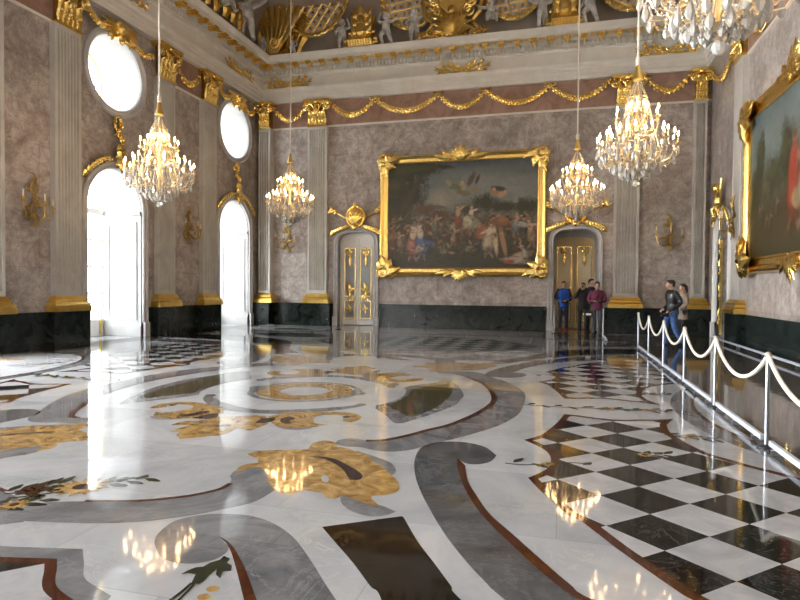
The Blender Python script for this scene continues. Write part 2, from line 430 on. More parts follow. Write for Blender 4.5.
tip = [loc(p) for p in [(456.7, 457.5), (464, 462.6), (473, 464.4), (484, 463.6), (492, 460.6), (496.4, 455.5)]]
inlay('f_dgrey', 2, [hook_o, hook_i[::-1], tip], ALL4, False)
inlay('f_brown', 3, [hook_i, hook_b[::-1]], ALL4, False)
# black and gold panel
blk = [loc(p) for p in [(404, 518), (417, 540.6), (434, 563), (451, 586), (461, 600)]] + [(3.75, -5.85), (4.5, -6.5), (5.4, -6.85), (6.6, -7.05), (8.4, -7.1)]
bli = [loc(p) for p in [(322, 527), (336, 543.4), (353, 563), (370, 586), (381.5, 600)]] + [(3.1, -5.95), (3.5, -6.9), (4.3, -7.7), (6, -8.3), (8.4, -8.5)]
inlay('f_black', 2, [[loc((322, 527)), loc((340, 524.5)), loc((359, 522)), loc((382, 518.8)), loc((402, 516.3))], blk, bli[::-1]], ALL4, False)
# lower grey hook round the white oval
inlay('f_grey', 2, [[(154.5, 543.4), (157, 535), (170, 523.5), (184, 518.3), (206, 514.6), (228, 514), (251, 516), (273.7, 523.6), (293.6, 537.7), (310.6, 560.4), (324.7, 583), (336, 600), (348, 616)], [(262, 616), (256.7, 600), (242.5, 563), (229.8, 543.4), (218, 536)], [(229, 547), (226, 553), (215, 559.5), (198.5, 563.3), (186, 563.8), (176, 562.7), (165, 559.5), (158, 553), (154.5, 543.4)]])
inlay('f_brown', 3, [[(217, 535.5), (229.8, 543.4), (242.5, 563), (256.7, 600), (262, 616)], [(249, 616), (244, 600), (237, 572), (231, 552), (226, 543)]])
inlay('f_leaf', 4, [[p] for p in ((181, 574.5), (188, 570.5), (196, 567.5), (203, 567), (210, 563), (220, 560), (224, 556), (230, 559), (227, 563), (231.8, 566), (231, 571), (222.7, 571.8), (220, 578.8), (215.6, 574.6), (217, 569), (208.5, 576), (204, 581), (198.5, 584.5), (191.5, 583), (195.6, 574.6), (188, 573.5))])
line_band('f_leaf', 4.2, [(192, 583), (183, 591), (170, 601)], .02)
line_band('f_leaf', 4.2, [(196, 582), (189, 590), (178, 601)], .014)
for p in ((213, 589), (204, 597)): disc('f_ochre', 3, loc(p), .035, .03, ALL4, 10)
# big arc band near the end of the central field
inlay('f_grey', 2, [[(-40, 513), (0, 511), (34, 505), (51, 502.3), (85, 501.4), (136, 501.4), (176, 498), (198.5, 494.6), (220, 489.5), (228, 485), (231.5, 480)], [(230, 476), (235, 471), (248, 467.5), (262, 466.5), (277, 469), (285.5, 476)], [(281, 486), (273.7, 491), (259.5, 499.5), (246, 504.5), (222.7, 509.4), (200, 514), (170, 518.5), (142, 521.8), (99, 523.5), (42.5, 522), (0, 520), (-40, 521)]])
line_band('f_brown', 3, [(85, 501), (136, 501), (176, 497.6), (198.5, 494.2), (220, 489.1), (230.5, 483.5)], .045)
# ochre acanthus with purple comma and grey turn-ups
inlay('f_grey', 2.5, [[(357, 451), (376, 457), (390, 462.6), (395.8, 469.7), (393, 474.5), (380, 477)], [(365, 470), (357, 456)]])
inlay('f_grey', 2.5, [[(340, 493), (341.5, 503), (352, 511.5), (370, 516.5), (386, 515.3), (396, 511.8)], [(384, 506.3), (370, 503)]])
inlay('f_ochre', 3, [[(246.8, 454), (258, 451.3), (271, 450.3), (294, 449.8), (308, 449.3)], [(308, 449.3), (313.4, 443.2), (325, 440.6), (334.7, 442.6), (337.5, 447)], [(337.5, 447), (348, 448.5), (359, 452.7), (370, 455.5)], [(371, 460), (373.5, 466), (371.5, 471), (374.5, 474.5)], [(374.5, 474.5), (381.5, 474.6), (389.5, 476.8), (391.6, 482.5), (390, 489), (383.5, 493.6), (376, 495), (372.5, 493.5)], [(371.3, 499), (376, 503), (380.5, 506.3)], [(370, 505), (353, 499.5), (341.8, 495)], [(341.8, 495), (337, 498.3), (330, 498.6), (324.8, 496.6), (321, 491)], [(316, 489.3), (311, 487.5), (307.7, 486)], [(304, 490), (299, 491.5), (292, 493.3), (285, 493.5), (277, 491.5), (271.5, 486)], [(267, 480), (270, 474), (274, 470)], [(262, 467), (250, 468), (240, 470.8), (235, 471.5)], [(239, 467), (249, 463.7), (262, 462.8), (270, 463)], [(262, 459.5), (254, 457.5)]])
inlay('f_white', 3.4, [[(321, 477), (325, 475.5), (329, 479), (327, 482.5), (322, 481)]])
inlay('f_purple', 4, [[(308, 456.2), (322, 456.8), (336, 459.6), (350, 466.5), (359, 472), (362.5, 476.8), (358.8, 480), (350, 480)], [(347, 475.8), (341.8, 468.5), (330.4, 461.6), (319, 458)]])
# ochre C scroll near the medallion and the leaf fan on the axis
inlay('f_grey', 2.2, [[(271, 422), (280, 428), (296, 430), (312, 428.5)], [(300, 424), (285, 421)]])
inlay('f_ochre', 3, [[(268, 416.5), (282, 414), (294, 412.5), (320, 411.8), (344, 412.2), (356, 414), (362.3, 417.2)], [(359, 420), (351, 422.3), (343.5, 421.5)], [(342.5, 419), (350, 418), (347, 415.7)], [(338, 414.9), (325, 415), (315.5, 417), (313.5, 421), (317, 423.6), (328, 424.4)], [(316, 427), (305, 428), (292, 427.8), (278, 426.3), (271, 422.5)]])
inlay('f_purple', 4, [[(280, 421), (282.5, 417.8), (292, 416.8), (295.5, 419)], [(290, 420.5), (291, 423.8)], [(285, 424), (281.5, 422.8)]])
disc('f_purple', 4, loc((346.5, 417)), .045, .06, ALL4, 14)
inlay('f_ochre', 2.6, [[(172, 424.6), (184, 421.4), (200, 420.6), (216, 417), (232, 416.5), (248, 415.5), (266, 415.8)], [(268, 424), (256, 428.5), (248, 430.5), (238, 428)], [(232, 431.5), (220, 435.6), (208, 436.2), (192, 438.3), (180, 439.3)], [(176, 435), (180, 432)], [(170, 431.8), (180, 428), (192, 425.8)], [(184, 424.9), (172, 425.2)]], YM)
for a in ([(176, 416.3), (192, 413.5), (205, 411.2), (206, 412.6), (194, 415.8), (178, 417)], [(192, 418.3), (206, 414.6), (217, 413.6), (216.5, 417.3), (205, 419.3)], [(212, 426), (222, 424.3), (232, 425), (222, 427)], [(255, 423), (262, 418.8), (274, 417.8), (274, 421), (264, 423.3)]):
    inlay('f_purple', 4, [a], YM)
# little ochre drops and grey scroll by the olive spandrels
inlay('f_ochre', 3, [[(377, 374.3), (390, 373.2), (405, 373.6), (414, 375.4)], [(405, 375), (393, 375.3), (388, 377.5), (396, 379.8), (410, 380), (423, 378)], [(423, 380), (410, 381.8), (394, 381.2), (380, 379)]], ((1, 1), (-1, 1)))
inlay('f_grey', 3, [[(378, 380), (382, 384.5), (390, 386.6), (399, 385), (395, 382.4), (388, 384.4), (383, 382)]], ((1, 1), (-1, 1)))
inlay('f_ochre', 3, [[(416, 366.7), (430, 364.8), (450, 363.6), (470, 363.4), (495, 365), (494, 367), (470, 369.6), (450, 370.6), (434, 370.2), (440, 368.3)]], ALL4)
# chequered side panels with cusped red-brown border
pan_o = [[(564.5, 414.2), (578.5, 415.6), (592.5, 417.6), (610, 419.4), (624, 420), (638, 419.6), (654, 419.8), (673, 419)], [(666.5, 425), (670, 432.5), (681, 440), (695, 447.5), (712.5, 455), (732.5, 460.5), (750, 465.4), (778.5, 472.5), (800, 478)]]
pan_lo = [[(692, 600), (682, 594.5), (659.4, 579), (636.7, 563), (617, 549), (597, 533.5), (580, 520.7), (570, 516.5), (553, 502), (539, 489.5), (528, 478)], [(528, 478), (541, 472.4), (549, 467), (551, 460), (548, 453), (539, 446.8), (524, 440)], [(524, 440), (540, 435.6), (549, 429.5), (557.5, 422.3), (564.5, 414.2)]]
def offs(poly, d):
    """inset a closed outline by d (simple mitred offset)"""
    n = len(poly); A = sum(poly[i][0]*poly[(i+1)%n][1]-poly[(i+1)%n][0]*poly[i][1] for i in range(n)); sg = 1 if A > 0 else -1
    out = []
    for i in range(n):
        p0, p1, p2 = Vector(poly[i-1]), Vector(poly[i]), Vector(poly[(i+1)%n])
        a = (p1-p0).normalized(); b = (p2-p1).normalized()
        na = Vector((-a.y, a.x))*sg; nb = Vector((-b.y, b.x))*sg
        m = na+nb
        if m.length < .3: m = na
        m.normalize(); k = max(.5, m.dot(na)); out.append(tuple(p1+m*(d/k)))
    return out
panel = outline([[loc(p) for p in ch] for ch in pan_o] + [[(5.56, -2.52), (6.05, -2.95), (6.45, -3.5), (6.6, -4.2), (6.45, -4.9), (6.1, -5.45), (5.65, -5.83)], [(5.65, -5.83), (5.3, -5.79), (4.85, -5.45), (4.55, -5.15), (4.28, -4.86)]] + [[loc(p) for p in ch] for ch in pan_lo], False)
fl.mi = 0
for i, (sx, sy) in enumerate(ALL4):
    fl.mi = fmat('f_brown'); fl.flat([(CX+sx*x, CY+sy*y) for x, y in panel], .0022+i*.00005)
    fl.mi = fmat('f_check'); fl.flat([(CX+sx*x, CY+sy*y) for x, y in offs(panel, .075)], .0027+i*.00005)
# end panels on the long axis
endp = outline([[(0, -5.50), (.45, -5.46), (.9, -5.37)], [(1.0, -5.47), (1.15, -5.62), (1.38, -5.72)], [(1.5, -6.1), (1.95, -6.6), (2.6, -7.2), (3.0, -7.9)], [(3.0, -7.9), (2.6, -8.6), (1.9, -9.3), (1.0, -9.8), (0, -9.95)]], False)
endp = endp + [(-x, y) for x, y in endp[-2:0:-1]]
for sy in (1, -1):
    fl.mi = fmat('f_grey'); fl.flat([(CX+x, CY+sy*y) for x, y in offs(endp, -.13)], .0010)
    fl.mi = fmat('f_brown'); fl.flat([(CX+x, CY+sy*y) for x, y in endp], .0015)
    fl.mi = fmat('f_check_end'); fl.flat([(CX+x, CY+sy*y) for x, y in offs(endp, .06)], .0020)
# ovals by the long walls, lenses at the ends
for s in (1, -1):
    disc('f_grey', 1.2, (s*7.2, 0), 2.15, 3.1); disc('f_brown', 1.5, (s*7.2, 0), 1.92, 2.82); disc('f_white', 1.8, (s*7.2, 0), 1.86, 2.75)
    disc('f_ochre', 2.4, (s*7.6, .9), .5, .28); disc('f_ochre', 2.4, (s*7.3, 1.6), .34, .14); disc('f_grey', 2.3, (s*7.5, -.2), .8, .5)
    disc('f_grey', 1.2, (0, s*12.0), 4.2, 1.15); disc('f_white', 1.6, (0, s*12.05), 3.7, .85)
    disc('f_grey', 1.2, (s*5.9, 11.6), 2.0, 1.5); disc('f_white', 1.6, (s*5.9, 11.7), 1.6, 1.1); disc('f_olive', 2.0, (s*5.7, 11.6), .7, .4)
    disc('f_grey', 1.2, (s*5.9, -11.6), 2.0, 1.5); disc('f_white', 1.6, (s*5.9, -11.7), 1.6, 1.1)
    inlay('f_dgrey', 1.7, [[(s*3.2, 9.0), (s*4.0, 8.5), (s*5.3, 8.7), (s*5.9, 9.5), (s*5.0, 10.0), (s*3.9, 9.9)]], YM, False)
# flower sprays
rnd = random.Random(3)
def spray(c, ang, length, sym=ALL4, fl_r=.11, leaves=7, layer=6):
    ca, sa = math.cos(ang), math.sin(ang)
    P = [(c[0]+ca*t-sa*.06*math.sin(t*5/length), c[1]+sa*t+ca*.06*math.sin(t*5/length)) for t in [length*(k/5-.5) for k in range(6)]]
    line_band('f_leaf', layer, P, .022, sym, False)
    for k in range(leaves):
        t = length*((k+.5)/leaves-.5); s = (-1)**k
        b = (c[0]+ca*t, c[1]+sa*t); a = ang+s*(.5+.5*rnd.random()); l = .13+.09*rnd.random()
        dx, dy = math.cos(a), math.sin(a)
        inlay('f_leaf', layer+.3, [[b, (b[0]+dx*l*.45-dy*.035, b[1]+dy*l*.45+dx*.035), (b[0]+dx*l, b[1]+dy*l), (b[0]+dx*l*.5+dy*.035, b[1]+dy*l*.5-dx*.035)]], sym, False)
    n = 13
    inlay('f_ochre', layer+.8, [[(c[0]+fl_r*(1 if k%2 else .6)*math.cos(PI*k/n), c[1]+fl_r*(1 if k%2 else .6)*math.sin(PI*k/n)) for k in range(2*n)]], sym, False)
    disc('f_purple', layer+1.2, c, fl_r*.3, None, sym, 12)
spray(loc((82, 487)), .75, .95, YM, .22, 14)
spray(loc((14, 505)), .9, .35, YM, .11, 6)
spray(loc((36, 488)), .8, .4, YM, .05, 10)
spray((4.25, -.03), 0.02, 2.2, ((1, 1), (-1, 1)), .13, 13)
spray((4.75, .05), .1, .9, ((1, 1), (-1, 1)), .10, 9)
spray(loc((548, 464)), .15, .75, ALL4, .07, 5)
spray(loc((645, 455)), .35, .42, ALL4, .09, 9)
spray(loc((690, 437)), -.2, .5, ALL4, .10, 8)
spray((6.1, -1.2), .8, 1.0, ALL4, .13, 9)
for px in ((28, 490), (38, 487.5), (47, 489), (33, 493), (22, 492)): disc('f_purple', 7, loc(px), .05, None, YM, 10); disc('f_brown', 7.3, loc(px), .032, None, YM, 8)
# the covered walkway for visitors along the right wall and across to the far door
fl.mi = fmat('f_walk')
fl.flat([(1.93, YF), (4.62, YF), (4.62, 20.6), (1.62, 20.6), (1.62, 22.3), (-.5, 22.3), (-.5, 18.6), (1.93, 18.6)], .0065)
floor = struct(fl.build('floor', [MT[k] for k in FM], None, False))
# ================================================================ WALLS
WT = 1.5                                          # wall thickness on the window side
def wall_mesh(name, w, s0, s1, z1, holes, thick, mat):
    """wall in its own frame (front at y=0, body behind), openings cut through"""
    cu = bpy.data.curves.new(name, 'CURVE'); cu.dimensions = '2D'; cu.fill_mode = 'BOTH'; cu.extrude = thick/2
    def spl(pts):
        sp = cu.splines.new('POLY'); sp.points.add(len(pts)-1); sp.use_cyclic_u = True
        for p, q in zip(sp.points, pts): p.co = (q[0], q[1], 0, 1)
    spl([(s0, -.02), (s1, -.02), (s1, z1), (s0, z1)])
    for h in holes: spl(h)
    o = bpy.data.objects.new(name, cu); C.objects.link(o); dg = bpy.context.evaluated_depsgraph_get(); dg.update()
    me = bpy.data.meshes.new_from_object(o.evaluated_get(dg)); bpy.data.objects.remove(o)
    for v in me.vertices: v.co = (v.co.x, v.co.z+thick/2, v.co.y)
    bm = bmesh.new(); bm.from_mesh(me); bmesh.ops.recalc_face_normals(bm, faces=bm.faces); bm.to_mesh(me); bm.free()
    me.materials.clear(); me.materials.append(mat); me.name = name
    for p in me.polygons: p.use_smooth = False
    ob = link(name, me); ob.rotation_euler = (0, 0, RZ[w]); ob.location = {'L': (XL, 0, 0), 'B': (0, YB, 0), 'R': (XR, 0, 0)}[w]
    return struct(ob)
def arch(c, w, zs, n=24, z0=-.01):
    """round-headed opening: centre, width, springing height"""
    r = w/2
    return [(c-r, z0), (c+r, z0)] + [(c+r*math.cos(PI*k/n), zs+r*math.sin(PI*k/n)) for k in range(n+1)]
def basket(c, w, zs, rise, n=18, z0=-.01):
    r = w/2
    return [(c-r, z0), (c+r, z0)] + [(c+r*math.copysign(abs(math.cos(PI*k/n))**.62, math.cos(PI*k/n)), zs+rise*abs(math.sin(PI*k/n))**.8) for k in range(n+1)]
def circ(c, z, r, n=40): return [(c+r*math.cos(2*PI*k/n), z+r*math.sin(2*PI*k/n)) for k in range(n)]
WIN = [14.10, 20.42, 8.06, 2.02, -4.30]           # window bays of the left wall
WW, WS, OZ, OR = 2.16, 3.74, 7.50, 1.03
ZT = 10.9
holes = []
for y in WIN: holes += [arch(y, WW, WS), circ(y, OZ, OR)]
wall_left = wall_mesh('wall_left', 'L', YF-.3, YB+.3, ZT, holes, WT, MT['wall'])
D1, D2 = -7.845, .53
bk_holes = [basket(D1, 1.52, 3.25, .46), basket(D2, 1.52, 3.22, .46)]
wall_back = wall_mesh('wall_back', 'B', XL, XR+.3, ZT, bk_holes, 1.45, MT['wall'])
# right wall is seen from the other side: its frame runs towards the camera, s = -Y
wall_right = wall_mesh('wall_right', 'R', -YB, -YF+.3, ZT, [arch(-20.42, 1.5, 3.15)], .6, MT['wall'])
wf = MB(); wf.box(XL, XR, YF-.3, YF, -.02, ZT); wall_front = struct(wf.build('wall_front', MT['wall'], None, False))
tr = MB(); tr.box(XL-40, XL-WT-.4, -30, 60, -.5, -.2); struct(tr.build('terrace', MT['terrace'], None, False))
def frame_prof(path, w, depth_prof, closed=False):
    """moulding: sweep a profile [(offset outwards, y)] along an outline in the x-z plane"""
    n = len(path); vs = []; fs = []; m = len(depth_prof)
    for i in range(n):
        p0 = Vector(path[i-1] if (closed or i > 0) else path[i]); p2 = Vector(path[(i+1)%n] if (closed or i < n-1) else path[i]); p = Vector(path[i])
        if not closed and i == 0: d = (p2-p).normalized(); nn = Vector((d.y, -d.x)); k = 1
        elif not closed and i == n-1: d = (p-p0).normalized(); nn = Vector((d.y, -d.x)); k = 1
        else:
            a = (p-p0).normalized(); b = (p2-p).normalized(); na = Vector((a.y, -a.x)); nb = Vector((b.y, -b.x)); nn = (na+nb)
            nn = nn.normalized() if nn.length > 1e-6 else na; k = 1/max(.4, nn.dot(na))
        for o, y in depth_prof: q = p+nn*(o*k); vs.append((q.x, y, q.y))
    for i in range(n if closed else n-1):
        for j in range(m-1):
            i2 = (i+1)%n; fs.append((i*m+j, i*m+j+1, i2*m+j+1, i2*m+j))
    mb = w if isinstance(w, MB) else MB(); mb.add(vs, fs); return mb
MOULD = [(0, .1), (0, -.05), (.03, -.075), (.06, -.05), (.11, -.05), (.13, -.09), (.17, -.10), (.20, -.07), (.20, .02)]
def archpath(c, w, zs, n=24):                     # left foot -> over the top -> right foot, outward normal outside
    r = w/2
    return [(c-r, 0)] + [(c+r*math.cos(PI-PI*k/n), zs+r*math.sin(PI*k/n)) for k in range(n+1)] + [(c+r, 0)]
def flip(prof): return [(-o, y) for o, y in prof]
# ---------------------------------------------------------------- windows: casing, timber frame, panes
def arched_window(i, y):
    t = struct(thing('window_%d' % (2*i+1), 'round-headed window', 'window', (XL, y, 0), PI/2))
    del t['category'], t['label']
    m = frame_prof(archpath(0, WW, WS), None, flip(MOULD)); m.box(-WW/2-.22, -WW/2, -.12, .1, 0, .42); m.box(WW/2, WW/2+.22, -.12, .1, 0, .42)
    m.build('casing', MT['casing'], t)
    r = MB()                                       # reveal lining of white stucco with impost and a sunk panel
    for s in (-1, 1):
        x0, x1 = sorted((s*WW/2, s*(WW/2-.02)))
        r.box(x0, x1, .02, WT-.1, 0, WS)
        x0, x1 = sorted((s*(WW/2-.02), s*(WW/2-.07))); r.box(x0, x1, .02, WT-.1, WS-.10, WS)
        x0, x1 = sorted((s*(WW/2-.02), s*(WW/2-.045)))
        r.box(x0, x1, .16, .24, .5, WS-.3); r.box(x0, x1, WT-.36, WT-.28, .5, WS-.3); r.box(x0, x1, .24, WT-.36, .5, .58); r.box(x0, x1, .24, WT-.36, WS-.38, WS-.3)
        r.box(x0, x1, .02, WT-.1, 0, .3)
    r.build('reveal', MT['stucco'], t)
    f = MB(); R0 = WW/2-.02; yf = WT-.14
    path = archpath(0, 2*R0, WS); frame_prof(path, f, [(-.14, yf), (0, yf), (0, yf+.1), (-.14, yf+.1), (-.14, yf)])
    f.box(-R0, R0, yf-.03, yf+.1, WS-.08, WS+.09); f.box(-.07, .07, yf-.02, yf+.1, 0, WS)
    f.box(-R0, R0, yf, yf+.09, 0, .5); f.box(-.03, .03, yf, yf+.08, WS, WS+R0-.05)
    for z in (1.3, 2.1, 2.9): f.box(-R0, R0, yf+.02, yf+.07, z-.022, z+.022)
    for x in (-.55, .55): f.box(x-.02, x+.02, yf+.02, yf+.07, .5, WS)
    f.build('window_frame', MT['whitepaint'], t)
    g = MB()
    for s in (-1, 1): x0, x1 = sorted((s*(R0-.13), s*(R0-.19))); g.box(x0, x1, yf-.05, yf+.01, .05, WS-.1)
    g.build('gilt_bead', MT['goldflat'], t)
    p = MB(); n = 24; pts = [(-R0, .3), (R0, .3)]+[(R0*math.cos(PI*k/n), WS+R0*math.sin(PI*k/n)) for k in range(n+1)]
    p.prism(pts, yf+.045, yf+.05); p.build('pane', MT['glass'], t)
def round_window(i, y):
    t = struct(thing('window_%d' % (2*i+2), 'x', 'x', (XL, y, OZ), PI/2)); del t['category'], t['label']
    c = circ(0, 0, OR, 48)[::-1]
    m = frame_prof(c, None, flip([(0, .1), (0, -.04), (.05, -.07), (.08, -.05), (.13, -.11), (.19, -.08), (.19, .02)]), True); m.build('casing', MT['casing'], t)
    yf = WT-.16
    f = frame_prof(c, None, [(-.14, yf), (0, yf), (0, yf+.1), (-.14, yf+.1), (-.14, yf)], True)
    f.box(-.025, .025, yf+.02, yf+.07, -OR, OR); f.box(-OR, OR, yf+.02, yf+.07, -.025, .025); f.build('window_frame', MT['whitepaint'], t)
    g = frame_prof(circ(0, 0, OR-.14, 48)[::-1], None, [(-.06, yf), (-.06, yf-.05), (0, yf-.05), (0, yf)], True); g.build('gilt_bead', MT['goldflat'], t)
    r = MB()
    vs = []; fs = []; n = 48
    for k in range(n):
        a = 2*PI*k/n
        for rr, yy in ((OR, .0), (OR-.012, .0), (OR-.012, yf), (OR, yf)): vs.append((rr*math.cos(a), yy, rr*math.sin(a)))
    for k in range(n):
        k2 = (k+1)%n
        for j in range(4): fs.append((k*4+j, k*4+(j+1)%4, k2*4+(j+1)%4, k2*4+j))
    r.add(vs, fs); r.build('reveal', MT['stucco'], t)
    p = MB(); p.prism(circ(0, 0, OR-.05, 40), yf+.045, yf+.05); p.build('pane', MT['glass'], t)
for i, y in enumerate(WIN): arched_window(i, y); round_window(i, y)
# arch soffits of stucco (the lining above the springing)
sf = MB()
for y in WIN:
    vs = []; fs = []; n = 24
    for k in range(n+1):
        a = PI*k/n
        for rr, dep in ((WW/2, .03), (WW/2-.012, .03), (WW/2-.012, WT-.1), (WW/2, WT-.1)): vs.append((XL-dep, y+rr*math.cos(a), WS+rr*math.sin(a)))
    for k in range(n):
        for j in range(4): fs.append((k*4+j, k*4+(j+1)%4, (k+1)*4+(j+1)%4, (k+1)*4+j))
    sf.add(vs, fs)
struct(sf.build('trim_5', MT['casing']))
# ---------------------------------------------------------------- green dado with pedestals, red band
ZD, ZS = .874, 8.0
def dado(name, w, spans, peds):
    m = MB()
    for a, b in spans: m.box(a, b, -.06, .02, 0, ZD); m.box(a, b, -.08, .0, 0, .07)
    for c, wd in peds: m.box(c-wd/2, c+wd/2, -.26, .0, 0, ZD)
    o = m.build(name, MT['green'], None, False); o.rotation_euler = (0, 0, RZ[w]); o.location = {'L': (XL, 0, 0), 'B': (0, YB, 0), 'R': (XR, 0, 0)}[w]
    return struct(o)
cw = WW/2+.22
dd = sorted(WIN); spans = []; a = YF
for y in dd: spans.append((a, y-cw)); a = y+cw
spans.append((a, YB))
PL = [10.08, 12.28, 16.15, 18.52]
PLX = PL + [2*CY-y for y in PL] + [2*CY-22.1]
dado('baseboard_left', 'L', spans, [(y, 1.16) for y in PLX])
dado('baseboard_back', 'B', [(XL, D1-.98), (D1+.98, D2-1.0), (D2+1.0, XR)], [(-9.48, 1.2), (2.24, 1.2)])
PRX = [-18.6, -10.22, -16.15+0, -12.28+0]
dado('baseboard_right', 'R', [(-YB, -21.36), (-19.48, -YF)], [(-18.6, 1.16)])
m = MB(); m.box(XL, XR, YF, YF+.06, 0, ZD); struct(m.build('baseboard_front', MT['green'], None, False))
def bands(name, w, spans):
    m = MB()
    for a, b in spans:
        m.mi = 0; m.box(a, b, -.03, .01, ZS+.03, 9.06); m.mi = 1; m.box(a, b, -.06, .01, ZS-.035, ZS+.03)
    o = m.build(name, [MT['redband'], MT['white']], None, False); o.rotation_euler = (0, 0, RZ[w]); o.location = {'L': (XL, 0, 0), 'B': (0, YB, 0), 'R': (XR, 0, 0)}[w]; return struct(o)
bands('trim_2', 'B', [(XL, XR)]); bands('trim_3', 'L', [(16.15, 18.52), (10.22-4.3, 12.28), (-2.4, 0)]); bands('trim_4', 'R', [(-18.6, YF*-1)])
# ---------------------------------------------------------------- entablature and cove, swept round the room
def sweep_rect(mb, prof):
    vs = []; fs = []; m = len(prof)
    for p, z in prof: vs += [(XL+p, YF+p, z), (XR-p, YF+p, z), (XR-p, YB-p, z), (XL+p, YB-p, z)]
    for i in range(m-1):
        for k in range(4): fs.append((i*4+k, i*4+(k+1)%4, (i+1)*4+(k+1)%4, (i+1)*4+k))
    mb.add(vs, fs)
en = MB()
sweep_rect(en, [(-.02, 9.02), (.20, 9.02), (.20, 9.16), (.235, 9.17), (.235, 9.31), (.27, 9.32), (.27, 9.44), (.33, 9.49), (.35, 9.56), (.20, 9.58), (.18, 10.02), (.24, 10.05), (.25, 10.08), (.25, 10.28), (.42, 10.30), (.45, 10.30), (.45, 10.395), (.80, 10.41), (.82, 10.42), (.82, 10.51), (.86, 10.54), (.92, 10.60), (.95, 10.64), (.95, 10.67), (.2, 10.69)])
def dentils(w, a, b):
    n = int((b-a)/.142); sg = 1
    for k in range(n):
        s = a+(k+.5)*(b-a)/n
        if w == 'B': en.box(s-.046, s+.046, YB-.41, YB-.24, 10.10, 10.27)
        elif w == 'L': en.box(XL+.24, XL+.41, s-.046, s+.046, 10.10, 10.27)
        else: en.box(XR-.41, XR-.24, s-.046, s+.046, 10.10, 10.27)
dentils('B', XL+.4, XR-.4); dentils('L', 5, YB-.4); dentils('R', 12, YB-.4)
cornice = struct(en.build('trim_1', MT['white'], None, True, 30))
md = MB(); md.box(-.10, .10, -.74, -.44, 10.295, 10.395); md.box(-.12, .12, -.77, -.44, 10.375, 10.405)
md.box(.19, .41, -.70, -.50, 10.385, 10.405); md.loft([(0, -.46, 10.275), (0, -.55, 10.29), (0, -.64, 10.285), (0, -.72, 10.30)], [.09, .085, .075, .06], [.03, .035, .04, .03], side=(1, 0, 0), seg=6)
mdm = md.mesh('gilt_modillion', MT['gold'])
n_b, n_l = 28, 30
for k in range(n_b): link('gilt_modillion', mdm, cornice, (XL+.75+k*(XR-XL-1.5)/(n_b-1), YB, 0))
for k in range(26): link('gilt_modillion', mdm, cornice, (XL, YB-.75-k*.596, 0), (0, 0, PI/2))
for k in range(8): link('gilt_modillion', mdm, cornice, (XR, YB-.75-k*.596, 0), (0, 0, -PI/2))
COVE = [(.30, 10.60), (.34, 11.3), (.48, 11.9), (.75, 12.5), (1.2, 13.1), (1.9, 13.6), (2.8, 13.95), (3.8, 14.1)]
cv = MB(); sweep_rect(cv, COVE + [(3.8, 14.25), (-.02, 14.25), (-.02, 10.60)])
struct(cv.build('ceiling_cove', MT['cove'], None, True, 50))  # curved cove of the ceiling, built apart from its flat part
p = 3.7; cv = MB(); cv.box(XL+p, XR-p, YF+p, YB-p, 14.1, 14.3); ceiling = struct(cv.build('ceiling', MT['cove'], None, True, 50))
def cove_p(z):
    for (p0, z0), (p1, z1) in zip(COVE, COVE[1:]):
        if z <= z1: return p0+(p1-p0)*(z-z0)/(z1-z0)
    return 3.8
